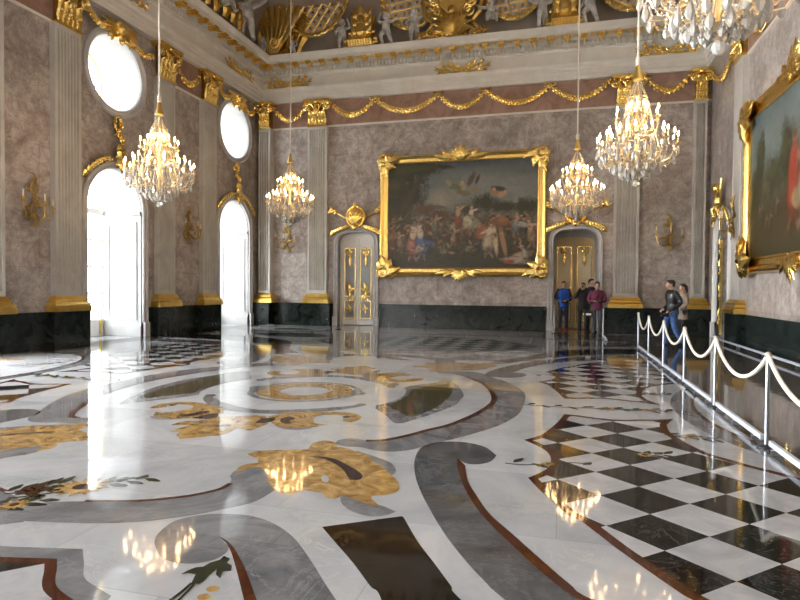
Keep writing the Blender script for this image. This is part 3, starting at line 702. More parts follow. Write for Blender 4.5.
# ---------------------------------------------------------------- doors
def acanth(m, x, z, s, y, flip=1):
    """small gilt rocaille: two leaves, a scroll"""
    m.leaf((x, y, z), PI/2, .5*s, .16*s, .12, .02); m.leaf((x, y, z), PI/2+.7*flip, .34*s, .12*s, .2*flip, .02)
    m.leaf((x, y, z), -PI/2, .3*s, .12*s, .1, .02); m.scroll((x+.10*s*flip, z+.04*s), .12*s, 1.2, PI*(.5), -flip, .022*s, y)
def double_door(num, c, dep, leafm, panelm, w, top, rise, zs):
    t = struct(thing('door_%d' % num, 'x', 'x', (c, YB, 0))); del t['label'], t['category']
    pth = [(-.76, 0)]+[(x, z) for x, z in basket(0, 1.52, 3.25 if num == 1 else 3.22, .46)[2:]][::-1]+[(.76, 0)]
    cs = frame_prof(pth, None, flip([(0, .08), (0, -.06), (.02, -.09), (.05, -.06), (.11, -.06), (.13, -.11), (.17, -.11), (.19, -.05), (.19, .02)]))
    for s in (-1, 1): x0, x1 = sorted((s*.76, s*.97)); cs.box(x0, x1, -.13, .08, 0, .34)
    cs.build('casing', MT['casing'], t)
    hw = w/2
    for s in (-1, 1):
        lf = MB(); pts = [(x, z) for x, z in basket(0, w, zs, rise, 24, .02)]
        half = [(min(max(x*s, .012), hw)*s, z) for x, z in pts]; q = []
        for a in half:
            if not q or abs(a[0]-q[-1][0])+abs(a[1]-q[-1][1]) > 1e-4: q.append(a)
        lf.prism(q, dep, dep+.07); lf.box(*sorted((s*.012, s*.06)), dep-.03, dep, .1, zs+rise-.1)
        L = lf.build('leaf', leafm, t, False)
        pn = MB(); a, b = sorted((s*.13, s*(hw-.1)))
        pn.box(a, b, dep-.012, dep+.01, .3, .95); pn.box(a, b, dep-.012, dep+.01, 1.2, zs-.12); pn.build('panel', panelm, L, False)
        g = MB()
        for z0, z1 in ((.28, .97), (1.18, zs-.1)):
            for (x0, x1, zz0, zz1) in ((a-.03, a, z0, z1), (b, b+.03, z0, z1), (a, b, z0-.03, z0), (a, b, z1, z1+.03)): g.box(x0, x1, dep-.035, dep+.01, zz0, zz1)
        mid = (a+b)/2
        acanth(g, mid, zs-.30, .55, dep-.03, s); acanth(g, mid, 1.35, .8, dep-.03, s); acanth(g, mid, .6, .55, dep-.03, -s)
        g.scroll((mid, zs-.26), .16, 1.5, PI*.5, -s, .024, dep-.03); g.scroll((mid, 1.08), .17, 1.6, PI*.3, s, .03, dep-.03); g.leaf((mid, dep-.02, zs-.42), -PI/2, .42, .1, 0, .02)
        g.build('gilt_ornament', MT['gold'], L)
        if s == 1:
            h = MB(); h.lathe([(.012, 0), (.03, .02), (.032, .05), (.02, .07)], 10, (0, 0, 0)); me = h.mesh('handle', MT['goldflat']); link('handle', me, L, (.07, dep-.03, 1.12), (PI/2, 0, 0))
    fr = MB(); n = 24; o = [(x, z) for x, z in basket(0, 1.52, 3.25 if num == 1 else 3.22, .46, n)]; i_ = [(x, z) for x, z in basket(0, w+.02, zs, rise, n)]
    for k in range(len(o)):                        # lining board between leaf and opening
        k2 = (k+1)%len(o)
        if k == 0: continue
        (x0, z0), (x1, z1), (u0, v0), (u1, v1) = o[k], o[k2], i_[k], i_[k2]
        fr.add([(x0, dep-.02, z0), (x1, dep-.02, z1), (u1, dep-.02, v1), (u0, dep-.02, v0), (x0, dep+.1, z0), (x1, dep+.1, z1), (u1, dep+.1, v1), (u0, dep+.1, v0)], [(0, 1, 2, 3), (7, 6, 5, 4), (2, 6, 7, 3)])
    fr.build('door_frame', MT['whitepaint'] if num == 1 else MT['casing'], t, False)
    bk = MB(); bk.box(-.9, .9, dep+.12, dep+.16, 0, 4); bk.build('backing', MT['stucco'], t, False)
double_door(1, D1, .22, MT['whitepaint'], MT['greypanel'], 1.28, 3.5, .34, 3.18)
double_door(2, D2, 1.15, MT['ochrepaint'], MT['cream'], 1.40, 3.5, .30, 3.22)
def side_door():
    t = struct(thing('door_3', 'x', 'x', (XR, 20.42, 0), -PI/2)); del t['label'], t['category']
    m = frame_prof(archpath(0, 1.5, 3.15), None, flip([(0, .08), (0, -.06), (.03, -.1), (.06, -.06), (.14, -.08), (.17, -.12), (.2, -.05), (.2, .02)]))
    for s in (-1, 1): x0, x1 = sorted((s*.75, s*.97)); m.box(x0, x1, -.15, .08, 0, .5)
    m.build('casing', MT['whitepaint'], t)
    lf = MB(); lf.prism(arch(0, 1.5, 3.15, 24, .02), .42, .48); L = lf.build('leaf', MT['whitepaint'], t, False)
    pn = MB()
    for s in (-1, 1):
        a, b = sorted((s*.12, s*.62)); pn.box(a, b, .405, .43, .3, 1.0); pn.box(a, b, .405, .43, 1.2, 3.0)
    pn.build('panel', MT['greypanel'], L, False)
    g = MB()
    for s in (-1, 1):
        a, b = sorted((s*.70, s*.745)); g.box(a, b, .05, .14, .1, 3.15)
        for z in (.6, 1.4, 2.2, 2.9): g.leaf((s*.72, .06, z), PI/2, .35, .1, .1*s, .03); g.leaf((s*.72, .06, z), -PI/2, .25, .09, .1*s, .03)
    g.build('gilt_ornament', MT['gold'], L)
side_door()
# ---------------------------------------------------------------- pilasters
def pilaster_parts(t, w=.83, flutes=7, proj=.16):
    m = MB(); n = flutes*8; pts = []
    z0, z1 = 1.27, 7.98; fr = []
    mg = .07; pw = (w-2*mg)/flutes
    fr.append((-w/2, 0)); fr.append((-w/2, -proj))
    for k in range(flutes):
        x = -w/2+mg+k*pw
        fr += [(x+pw*.14, -proj), (x+pw*.24, -proj+.045), (x+pw*.5, -proj+.065), (x+pw*.76, -proj+.045), (x+pw*.86, -proj)]
    fr += [(w/2, -proj), (w/2, 0)]
    k = len(fr); vs = [(x, y, z) for z in (z0+.12, z1-.12) for x, y in fr]; fs = [(i, i+1, k+i+1, k+i) for i in range(k-1)]
    m.add(vs, fs); m.box(-w/2, w/2, -proj-.002, 0, z0, z0+.12); m.box(-w/2, w/2, -proj-.002, 0, z1-.12, z1)
    m.build('shaft', MT['shaft'], t, True, 20)
    b = MB(); wb = w/2
    prof = [(.16, ZD), (.16, 1.0), (.13, 1.02), (.15, 1.06), (.10, 1.10), (.07, 1.13), (.09, 1.17), (.06, 1.21), (.01, 1.27)]
    vs = []; fs = []
    for o, z in prof: vs += [(-wb-o, 0, z), (-wb-o, -proj-o, z), (wb+o, -proj-o, z), (wb+o, 0, z)]
    for i in range(len(prof)-1):
        for j in range(3): fs.append((i*4+j, i*4+j+1, i*4+5+j, i*4+4+j))
    b.add(vs, fs); b.build('base', MT['goldflat'], t, True, 30)
    c = MB(); wc = w/2
    c.mi = 1; c.box(-wc*.80, wc*.80, -proj+.02, 0, 7.98, 8.92); c.mi = 0                       # bell in darker gold, standing for shade behind the leaves
    c.box(-wc-.01, wc+.01, -proj-.05, 0, 7.97, 8.03)                       # astragal
    c.box(-wc-.14, wc+.14, -proj-.20, 0, 8.91, 9.02); c.box(-wc-.10, wc+.10, -proj-.14, 0, 8.86, 8.92)
    for r_, (z, hh, nn) in enumerate(((8.04, .36, 5), (8.2, .48, 4))):
        for q in range(nn):
            x = -wc*.9+(q+.5)*2*wc*.9/nn; P = []; W = []; T = []
            for i in range(7):
                u = i/6; P.append((x, -proj-.03-.03*r_-.03*u-.10*max(0, u-.6)*2, z+hh*u-.10*max(0, u-.75)*4)); W.append(wc*.21*(.75+.45*math.sin(PI*u)+.12*(-1)**i)*(1-.45*u**4)); T.append(.045*(1-.3*u))
            c.loft(P, W, T, side=(1, 0, 0), seg=8); c.ball((x, -proj-.13-.03*r_, z+hh-.10), (.05, .035, .04), 6, 4)
    for s in (-1, 1):
        c.scroll((s*(wc-.0), 8.73), .16, 1.7, PI*.5, -s, .045, -proj-.12, tail=[(s*.06, 0, 8.5), (s*.10, 0, 8.68), (s*.2, 0, 8.82)])
        c.scroll((s*.09, 8.74), .08, 1.3, PI*.5, s, .025, -proj-.09)
    c.ball((0, -proj-.17, 8.93), (.10, .06, .09), 8, 6); c.leaf((0, -proj-.1, 8.45), PI/2, .4, .16, .0, .04)
    c.build('capital', [MT['gold'], MT['dullgold']], t)
def pil(w, s, label, wd=.83, fl_=7):
    t = thing('pilaster', label, 'pilaster', on_wall(w, s), RZ[w], 'fluted marble pilasters with gilt capitals'); pilaster_parts(t, wd, fl_); return t
pil0 = pil('L', 12.28, 'fluted marble pilaster with gilt capital just left of the nearer round window')
for w, s, lb in [('L', 10.08, 'fluted pilaster at the far left edge of the photo, mostly its gilt base showing'),
                 ('L', 16.15, 'fluted pilaster just right of the nearer tall window, behind the left chandelier'),
                 ('L', 18.52, 'fluted pilaster just left of the farther tall window'),
                 ('B', -9.48, 'fluted pilaster on the end wall left of the white and gold door'),
                 ('B', 2.24, 'fluted pilaster on the end wall right of the ochre door'),
                 ('R', 18.6, 'pilaster on the right wall between the narrow side door and the big painting')]:
    dup(pil0, on_wall(w, s), RZ[w], lb)
ct = thing('pilaster', 'corner pilaster where the window wall meets the end wall', 'pilaster', (XL+.42, YB, 0), 0, 'fluted marble pilasters with gilt capitals'); pilaster_parts(ct, .52, 5, .36)
pm = MB(); pm.box(XL, XL+.75, YB-.58, YB, 0, ZD); struct(pm.build('trim_6', MT['green'], None, False))
ct = thing('pilaster', 'corner pilaster where the end wall meets the right wall', 'pilaster', (XR-.365, YB, 0), 0, 'fluted marble pilasters with gilt capitals'); pilaster_parts(ct, .40, 4, .2)
pm = MB(); pm.box(XR-.66, XR, YB-.36, YB, 0, ZD); struct(pm.build('trim_7', MT['green'], None, False))
# ================================================================ GILT WALL ORNAMENT
def garland(w, s0, s1, z0, z1, sag, label, bow=True):
    """leaf swag hanging between two points of a wall"""
    L = s1-s0; sg = 1 if w != 'R' else -1
    t = thing('garland', label, 'garland', on_wall(w, (s0+s1)/2, min(z0, z1), .02), RZ[w], 'gilded leaf garlands under the cornice')
    zb = min(z0, z1); m = MB(); n = max(8, int(abs(L)/.11)); rn = random.Random(int(abs(s0*100)))
    for k in range(n+1):
        u = k/n; x = (u-.5)*L*sg; z = z0+(z1-z0)*u-sag*(1-(2*u-1)**2)-zb
        dz = sag*4*(2*u-1)/abs(L)+(z1-z0)/abs(L); a = math.atan2(dz, 1)*sg
        q = .045+.035*math.sin(PI*u)
        for s_ in (-1, 1):
            m.leaf((x, -.07, z), a+s_*.55*(1 if u < .5 else 1)+ (0 if u < .5 else PI), .17, q*1.5, .1*s_, .03, 5)
        m.ball((x, -.09+.02*rn.random(), z), (.075, q, q), 6, 4, Matrix.Rotation(-a, 3, 'Y'))
    m.build('leaf_swag', MT['gold'], t)
    if bow:
        for xx, zz in ((-L/2*sg, z0-zb), (L/2*sg, z1-zb)):
            b = MB()
            for s_ in (-1, 1): b.scroll((xx+s_*.14, zz+.05), .11, 1.0, PI*.9 if s_ > 0 else .1, s_, .028, -.08)
            b.ball((xx, -.1, zz+.02), .05, 6, 4); b.build('ribbon_bow', MT['gold'], t)
    return t
bk = [-8.97, -7.07, -4.55, -2.76, -.43, 1.62]
garland('B', -11.45, -9.99, 8.85, 8.85, .52, 'gilt garland in the far left corner of the end wall', False)
nm = ['gilt garland on the end wall from the left pilaster capital to the first bow', 'gilt garland on the end wall above the left half of the framed painting', 'short gilt garland on the end wall above the middle of the framed painting', 'gilt garland on the end wall above the right half of the framed painting', 'gilt garland on the end wall ending at the capital of the right pilaster']
for k in range(5): garland('B', bk[k], bk[k+1], 8.92, 8.92, .55, nm[k], 0 < k < 4)
garland('B', 2.83, 4.25, 8.9, 8.9, .5, 'gilt garland between the right pilaster and the far right corner of the end wall', False)
for s0, s1, z0, z1, lb in [(12.85, 13.75, 8.98, 8.72, 'gilt garland from a pilaster capital to the winged head over the nearer round window'), (14.5, 15.6, 8.72, 8.55, 'gilt garland right of the winged head over the nearer round window'),
                       (19.05, 20.0, 8.85, 8.72, 'gilt garland left of the crest on the farther round window'), (20.85, 21.75, 8.72, 8.6, 'gilt garland between the farther round window and the corner'),
                       (16.7, 18.0, 8.7, 8.75, 'gilt garland on the window wall between the two middle pilasters')]:
    garland('L', s0, s1, z0, z1, .22 if s1-s0 < 1.2 else .45, lb, False)
garland('R', 21.9, 19.1, 8.75, 8.75, .6, 'gilt garland on the right wall behind the crystals of the top right chandelier', False)
garland('R', 18.1, 15.6, 8.75, 8.75, .6, 'gilt garland on the right wall above the corner of the big painting', False)
def round_crest(w, s, label):
    t = thing('winged_head', label, 'wall ornament', on_wall(w, s, 8.50), RZ[w], 'gilded crests over the windows')
    m = MB(); m.ball((0, -.20, .22), (.15, .14, .18), 10, 8); m.ball((0, -.3, .2), .04, 6, 4); m.ball((0, -.18, .34), (.17, .13, .10), 8, 6)
    for s_ in (-1, 1): m.ball((s_*.12, -.2, .30), (.07, .08, .07), 6, 4); m.ball((s_*.06, -.31, .25), .025, 6, 4)
    m.build('cherub_head', MT['gold'], t)
    for s_ in (-1, 1):
        g = MB()
        for k in range(5): g.leaf((s_*.12, -.14, .14-.02*k), (PI/2-s_*(PI/2-.55+.28*k)), .62-.06*k, .17, -.15*s_, .05, 6)
        g.build('wing', MT['gold'], t)
    m = MB(); m.leaf((0, -.16, .06), -PI/2, .32, .22, 0, .06); m.ball((0, -.2, .02), .07, 8, 5); m.build('shell', MT['gold'], t)
round_crest('L', 14.10, 'gilded cherub head with two wings on top of the nearer round window')
round_crest('L', 20.42, 'gilded winged crest on top of the farther round window')
def wreath(w, s, label):
    t = thing('wreath_pendant', label, 'wall ornament', on_wall(w, s, 5.78), RZ[w], 'gilded pendants below the round windows'); m = MB()
    P = [(.13*math.sin(a), -.07, .30+.17*math.cos(a)) for a in [2*PI*k/14 for k in range(15)]]; m.loft(P, .05, .05, seg=6)
    for k in range(10): a = 2*PI*k/10; m.ball((.14*math.sin(a), -.10, .30+.18*math.cos(a)), .045, 6, 4)
    for s_ in (-1, 1, 0): m.leaf((0, -.08, .12), -PI/2+s_*.6, .26, .1, .1*s_, .04)
    m.ball((0, -.1, .5), .06, 6, 4); m.build('ring_of_leaves', MT['gold'], t)
wreath('L', 14.10, 'small gilt wreath pendant under the nearer round window'); wreath('L', 20.42, 'small gilt wreath pendant under the farther round window')
def arch_crest(w, s, ztop, span, label, figure=False, cat='wall ornament', kind='shell'):
    """gilt rocaille riding on the top of an arch"""
    t = thing('arch_crest', label, cat, on_wall(w, s, ztop), RZ[w], 'gilded crests over doors and tall windows'); m = MB()
    if kind == 'shell':
        m.scroll((0, .30), .19, 1.5, -PI*.5, 1, .06, -.14); m.leaf((0, -.14, -.12), PI/2, .6, .3, .1, .08); m.leaf((0, -.16, .02), -PI/2, .36, .2, 0, .06)
        m.ball((0, -.2, .34), (.15, .1, .17), 8, 6); m.ball((.02, -.2, .62), (.10, .08, .12), 8, 6)
    elif kind == 'shield':
        m.ball((0, -.16, .42), (.33, .13, .34), 14, 8); P = [(.37*math.cos(a), -.15, .42+.40*math.sin(a)) for a in [2*PI*k/20 for k in range(21)]]; m.loft(P, .055, .05, seg=6)
        for k in range(7): m.leaf((0, -.24, .12), PI/2+(k-3)*.26, .56, .09, 0, .06, 5)
        m.ball((0, -.2, .88), (.09, .08, .10), 8, 5); m.leaf((0, -.2, .1), -PI/2, .22, .2, 0, .05); m.ball((0, -.26, .12), .07, 6, 4)
    m.build('cartouche', MT['gold'], t)
    if kind == 'shield':
        for s_ in (-1, 1):
            r = MB(); r.loft([(s_*.28, -.08, .30), (s_*.98, -.08, .70)], [.04, .04], seg=8); r.ball((s_*.95, -.1, .68), (.13, .10, .12), 8, 6); r.ball((s_*.86, -.1, .63), (.09, .08, .13), 8, 6)
            for k in range(3): r.leaf((s_*.95, -.12, .66), (0.52 if s_ > 0 else PI-.52)+(k-1)*.6, .26, .1, .1, .03, 5)
            r.build('quiver', MT['gold'], t)
    if kind == 'figure':
        r = MB(); r.ball((0, -.2, .30), (.17, .14, .25), 10, 8); r.ball((.0, -.24, .68), (.14, .14, .16), 10, 8); r.ball((-.16, -.2, .58), (.09, .08, .10), 8, 6)
        r.loft([(.12, -.2, .48), (.26, -.2, .62), (.30, -.18, .95)], [.06, .05, .045], seg=8); r.loft([(-.12, -.2, .44), (-.30, -.24, .34)], [.06, .045], seg=8)
        r.loft([(.08, -.2, .14), (.20, -.3, .02), (.22, -.22, -.2)], [.09, .08, .05], seg=8); r.loft([(-.08, -.2, .14), (-.2, -.3, .04), (-.16, -.26, -.18)], [.09, .08, .05], seg=8)
        r.build('cherub', MT['gold'], t)
    for s_ in (-1, 1):
        g = MB(); n = 7
        for k in range(n):
            u = (k+.6)/n; x = s_*(.22+span*u*.86); z = -.02-(.16 if kind == 'shield' else .42)*u**1.7*span*1.1+.03
            a = (-.15-.75*u) if s_ > 0 else PI+.15+.75*u
            g.leaf((x, -.11, z), a+(s_*.5), .26, .13, -.2*s_, .05, 5); g.leaf((x, -.10, z), a, .30, .12, .1*s_, .04, 5); g.ball((x, -.14, z+.02), (.07, .06, .06), 6, 4)
        g.build('leaf_spray', MT['gold'], t)
arch_crest('L', 14.10, WS+WW/2+.20, 1.15, 'gilded shell crest on the keystone of the nearer tall window')
arch_crest('L', 20.42, WS+WW/2+.20, 1.15, 'gilded shell crest on the keystone of the farther tall window')
arch_crest('B', D1, 3.90, .78, 'gilded shield crest with crossed quivers over the white door', kind='shield')
arch_crest('B', D2, 3.88, .78, 'gilded shield crest over the ochre door, behind the lower right chandelier', kind='shield')
arch_crest('R', 20.42, 4.02, .66, 'gilded cherub crest over the narrow side door on the right wall', kind='figure')
def frieze_orn(w, s, label):
    t = thing('frieze_ornament', label, 'wall ornament', on_wall(w, s, 9.80, .20), RZ[w], 'gilded crossed palms on the frieze'); m = MB()
    for s_ in (-1, 1):
        for q, (ex, ez, mid) in enumerate(((1.08, .10, -.16), (.86, .20, -.02), (.95, -.10, -.22), (.55, .17, .02))):
            m.loft(crom([(-s_*.32, -.03, -.16+.03*q), (s_*.10, -.05, -.10+mid*.3), (s_*ex*.55, -.05, mid), (s_*ex, -.04, ez)], 4), [.012, .016, .020, .024, .028, .032, .036, .040, .042, .042, .036, .026, .012], [.02]*13, side=(0, 0, 1), seg=6)
            for k in range(3): m.leaf((s_*ex*(.45+.2*k), -.05, mid+(ez-mid)*(.1+.3*k)), (.9 if s_ > 0 else PI-.9)*(1 if (k+q)%2 else -1), .17, .07, .3*s_, .03, 5)
    m.scroll((-.16, -.05), .12, 1.2, 0, 1, .03, -.04); m.scroll((.16, -.05), .12, 1.2, PI, -1, .03, -.04); m.ball((0, -.05, -.05), .06, 6, 4)
    m.build('palm_branches', MT['gold'], t)
frieze_orn('B', -10.75, 'gilded crossed palms on the end wall frieze, near the left corner'); frieze_orn('B', -3.63, 'gilded crossed palms on the frieze above the centre of the painting'); frieze_orn('B', 3.5, 'gilded crossed palms on the end wall frieze beside the top right chandelier')
frieze_orn('L', 20.42, 'gilded crossed palms on the window wall frieze, above the farther round window'); frieze_orn('L', 14.1, 'gilded crossed palms on the window wall frieze, above the nearer round window')
# ---------------------------------------------------------------- wall sconces
def sconce(w, s, z, label):
    t = thing('wall_sconce', label, 'wall lamp', on_wall(w, s, z-.55, .165 if w == 'R' else 0), RZ[w], 'gilt bronze branched wall sconces'); m = MB()
    m.loft([(0, -.05, 0), (.09, -.07, .2), (-.09, -.08, .45), (.10, -.08, .70), (-.06, -.07, .95), (.10, -.06, 1.22)], [.015, .026, .03, .028, .02, .008], seg=7)
    for k, (x, zz, a, l) in enumerate(((-.02, .4, 2.7, .4), (.0, .45, .5, .34), (.03, .75, 1.1, .4), (0, .8, 2.2, .4), (.02, 1.0, 1.3, .34), (.05, .2, -1.2, .3))): m.leaf((x*1.6, -.08, zz), a, l, .055, .5*(-1)**k, .06, 6)
    m.scroll((-.12, .2), .13, 1.2, .2, 1, .025, -.07); m.scroll((.13, .62), .12, 1.2, 3, -1, .022, -.07); m.scroll((-.10, .86), .10, 1.1, .2, 1, .02, -.07)
    m.build('back_plate', MT['bronze'], t)
    for x, yy, z1 in ((-.42, -.26, .56), (.40, -.26, .44), (.02, -.42, .50)):
        b = MB(); b.loft([(0, -.08, .38), (x*.35, yy*.7, .16), (x*.85, yy, .22), (x, yy, z1-.12), (x, yy, z1)], [.022, .022, .02, .018, .018], seg=6); b.lathe([(.015, 0), (.06, .02), (.065, .035), (.03, .04), (.028, .09)], 10, (x, yy, z1)); A = b.build('arm', MT['bronze'], t)
        c = MB(); c.lathe([(.018, 0), (.017, .16), (.006, .165)], 8, (x, yy, z1+.09)); c.build('candle', MT['candle'], A)
sconce('L', 11.29, 3.47, 'gilt branched sconce on the window wall, left of the nearer tall window')
sconce('L', 17.40, 3.50, 'gilt branched sconce on the window wall between the two tall windows')
sconce('B', -10.83, 3.47, 'gilt branched sconce on the end wall below the small left chandelier')
sconce('B', 3.63, 3.45, 'gilt branched sconce on the end wall above the man in the black jacket')
sconce('R', 18.52, 3.55, 'gilt branched sconce on the right wall pilaster beside the big painting')
# ================================================================ PAINTINGS
def paint_canvas(name, w, h, nx, ny, painter, parent, y=-.10):
    img = painter(nx, ny)
    me = bpy.data.meshes.new(name); xs = np.linspace(-w/2, w/2, nx); zs = np.linspace(h, 0, ny)
    X, Z = np.meshgrid(xs, zs); co = np.stack([X, np.full_like(X, y), Z], -1).reshape(-1, 3)
    idx = np.arange(nx*ny).reshape(ny, nx); f = np.stack([idx[1:, :-1], idx[1:, 1:], idx[:-1, 1:], idx[:-1, :-1]], -1).reshape(-1, 4)
    me.from_pydata(co.tolist(), [], f.tolist())
    at = me.color_attributes.new('paint', 'FLOAT_COLOR', 'POINT'); at.data.foreach_set('color', np.concatenate([np.clip(img, 0, 1), np.ones((ny, nx, 1))], -1).astype(np.float32).ravel())
    m, nt, b = newmat(name+'_oil_paint'); a = N(nt, 'ShaderNodeAttribute'); a.attribute_name = 'paint'
    nt.links.new(a.outputs['Color'], b.inputs['Base Color']); b.inputs['Roughness'].default_value = .38
    me.materials.append(m); me.shade_smooth(); return link(name, me, parent)
class Brush:
    def __init__(s, nx, ny, asp, seed):
        s.nx, s.ny = nx, ny; s.u, s.v = np.meshgrid(np.linspace(0, 1, nx), np.linspace(0, 1, ny)); s.a = asp; s.im = np.zeros((ny, nx, 3)); s.r = np.random.default_rng(seed)
        s.n = sum(np.kron(s.r.random((ny//k+1, nx//k+1)), np.ones((k, k)))[:ny, :nx]*wt for k, wt in ((2, .2), (5, .35), (12, .45)))
    def mask(s, x, y, rx, ry, rot=0, soft=.25, rough=.25):
        dx = (s.u-x)*s.a; dy = s.v-y; c, q = math.cos(rot), math.sin(rot); X = (dx*c+dy*q)/rx; Y = (-dx*q+dy*c)/ry
        d = np.sqrt(X*X+Y*Y)+(s.n-.5)*rough; return np.clip((1+soft-d)/(2*soft), 0, 1)[..., None]
    def el(s, x, y, rx, ry, col, rot=0, soft=.25, rough=.25, op=1):
        k = s.mask(x, y, rx, ry, rot, soft, rough)*op; s.im = s.im*(1-k)+np.array(col)*k
    def seg(s, p, q, w0, col, op=1, soft=.3):
        x = (p[0]+q[0])/2; y = (p[1]+q[1])/2; dx = (q[0]-p[0])*s.a; dy = q[1]-p[1]; s.el(x, y, math.hypot(dx, dy)/2+w0*.4, w0, col, math.atan2(dy, dx), soft, .15, op)
    def grad(s, stops):
        ys = [a for a, _ in stops]
        for k in range(3): s.im[..., k] = np.interp(s.v, ys, [c[k] for _, c in stops])
    def figure(s, x, y, h, skin, robe, lean=0, arm=0, robe2=None, flip=1):
        """a small painted figure: legs, drapery, torso, arm, head with hair"""
        L = h; dk = [c*.35 for c in skin]
        for k in (-1, 1): s.seg((x+k*.006*flip, y-.06*L/.3), (x+k*.022*L/.3*flip+lean*.02, y), .010*L/.3, [c*.55 for c in skin], .8)
        s.el(x+lean*.01+.01, y-L*.33, L*.17, L*.28, [c*.2 for c in robe], lean*.25, .5, .8, .8); s.el(x+lean*.01, y-L*.38, L*.14, L*.25, [c*.55 for c in robe], lean*.25, .3, .45); s.el(x-.006+lean*.01, y-L*.44, L*.095, L*.19, robe, lean*.25, .35, .5)
        if robe2: s.el(x+.02*flip, y-L*.30, L*.12, L*.09, robe2, .6*flip, .3, .5)
        s.el(x+lean*.03, y-L*.70, L*.085, L*.13, skin, lean*.3, .3, .25)
        s.seg((x+lean*.03, y-L*.76), (x+lean*.03+flip*.05*L/.3, y-L*(.70+.25*arm)), .012*L/.3, skin)
        s.el(x+lean*.045, y-L*.91, L*.055, L*.068, skin, 0, .25, .1); s.el(x+lean*.045, y-L*.945, L*.06, L*.045, dk, 0, .3, .2)
def painter_back(nx, ny):
    b = Brush(nx, ny, 1.42, 5)
    b.grad([(0, (.085, .105, .110)), (.25, (.15, .175, .17)), (.45, (.22, .215, .18)), (.55, (.10, .085, .05)), (1, (.045, .036, .018))])
    b.im *= (.80+.4*b.n)[..., None]
    for x, y, rx, ry, c in ((.62, .20, .30, .10, (.24, .25, .23)), (.85, .24, .2, .12, (.22, .235, .23)), (.42, .18, .15, .10, (.17, .19, .18)), (.88, .10, .22, .05, (.12, .15, .15)), (.36, .36, .09, .09, (.36, .33, .25)), (.47, .30, .10, .08, (.26, .26, .22))): b.el(x, y, rx, ry, c, 0, .6, .7, .8)
    for x, y, rx, ry in ((.08, .10, .24, .18), (.02, .35, .16, .25), (.24, .06, .20, .06), (.38, .05, .10, .022), (.16, .30, .14, .12), (.07, .5, .16, .2)): b.el(x, y, rx, ry, (.030, .032, .012), 0, .35, .8)
    for x, y, rx, ry in ((.10, .06, .10, .05), (.22, .05, .12, .03), (.05, .2, .06, .05), (.33, .06, .06, .02)): b.el(x, y, rx, ry, (.075, .075, .025), 0, .5, .9, .8)
    b.seg((.10, .45), (.17, .28), .035, (.06, .045, .022)); b.seg((.17, .28), (.24, .12), .028, (.065, .05, .025)); b.seg((.0, .30), (.14, .33), .012, (.05, .04, .02)); b.seg((.24, .12), (.33, .05), .015, (.05, .04, .02)); b.seg((.16, .3), (.08, .12), .016, (.05, .04, .02))
    for x, y, rx, ry, c in ((.66, .40, .11, .08, (.045, .042, .018)), (.78, .44, .14, .05, (.04, .04, .018)), (.93, .44, .12, .07, (.04, .045, .02)), (.55, .46, .1, .05, (.06, .045, .02)), (.36, .50, .10, .06, (.10, .055, .025)), (.25, .44, .12, .05, (.11, .07, .035))): b.el(x, y, rx, ry, c, 0, .4, .7)
    b.seg((.30, .42), (.40, .43), .018, (.12, .10, .07)); b.seg((.30, .43), (.31, .53), .008, (.12, .09, .06)); b.seg((.39, .43), (.40, .52), .008, (.12, .09, .06))
    r = b.r
    for k in range(46):                             # the crowd
        x = r.random(); y = .52+.16*r.random(); q = .6+.7*r.random(); c = [(.22, .09, .03), (.30, .15, .07), (.14, .06, .03), (.10, .06, .03), (.34, .20, .11), (.06, .05, .03)][r.integers(6)]
        b.el(x, y+.05, .022*q, .05*q, [a*.6 for a in c], r.random()-.5, .3, .5); b.el(x, y, .016*q, .022*q, (.33*q, .19*q, .11*q), 0, .3, .3); b.el(x, y-.018, .017*q, .012*q, (.03, .02, .012), 0, .3, .3)
    b.el(.5, .86, .8, .13, (.050, .045, .018), 0, .6, .5, .8); b.el(.40, .80, .2, .05, (.085, .07, .03), 0, .6, .6, .7)
    sk = (.55, .36, .23); pale = (.62, .50, .36)
    b.figure(.03, .90, .30, (.20, .10, .05), (.12, .05, .02), .3, .4); b.figure(.09, .84, .20, sk, (.30, .20, .13), -.2, .3)
    b.figure(.17, .93, .36, pale, (.46, .17, .14), .3, .9, (.36, .20, .16)); b.figure(.245, .92, .36, pale, (.10, .17, .33), -.6, .6, (.42, .36, .26), -1); b.el(.30, .77, .05, .025, (.09, .15, .30), .4, .3, .4)
    b.figure(.33, .72, .24, (.4, .26, .16), (.16, .16, .10), .2, .5); b.figure(.45, .79, .17, sk, (.4, .24, .14), .3, .2)
    b.el(.50, .60, .09, .045, (.50, .42, .28), -.3, .3, .5); b.el(.56, .57, .10, .05, (.58, .52, .34), .35, .3, .5); b.figure(.565, .66, .25, pale, (.56, .50, .32), .2, .5); b.figure(.49, .66, .26, (.50, .30, .17), (.30, .10, .05), -.2, .9, None, 1)
    b.el(.64, .66, .05, .07, (.34, .11, .05), .5, .3, .5); b.figure(.68, .90, .34, pale, (.52, .44, .32), .5, -.2, None, -1); b.seg((.72, .60), (.74, .86), .022, (.56, .42, .28)); b.seg((.76, .62), (.80, .88), .022, (.40, .22, .11))
    b.el(.75, .58, .08, .05, (.22, .11, .055), 0, .4, .7); b.el(.77, .55, .045, .03, (.34, .16, .07), .3, .4, .6); b.figure(.86, .70, .22, sk, (.20, .24, .28), .2, .4); b.el(.90, .60, .05, .025, (.34, .36, .34), .2, .3, .4); b.figure(.97, .82, .28, sk, (.34, .22, .12), -.6, .3)
    b.el(.89, .89, .10, .035, (.50, .32, .18), -.3, .3, .4); b.el(.86, .93, .12, .028, (.40, .36, .30), .1, .3, .5); b.figure(.93, .94, .18, sk, (.46, .40, .33), -.9, .2, None, -1); b.el(.82, .94, .05, .02, (.35, .09, .05), 0, .3, .4)
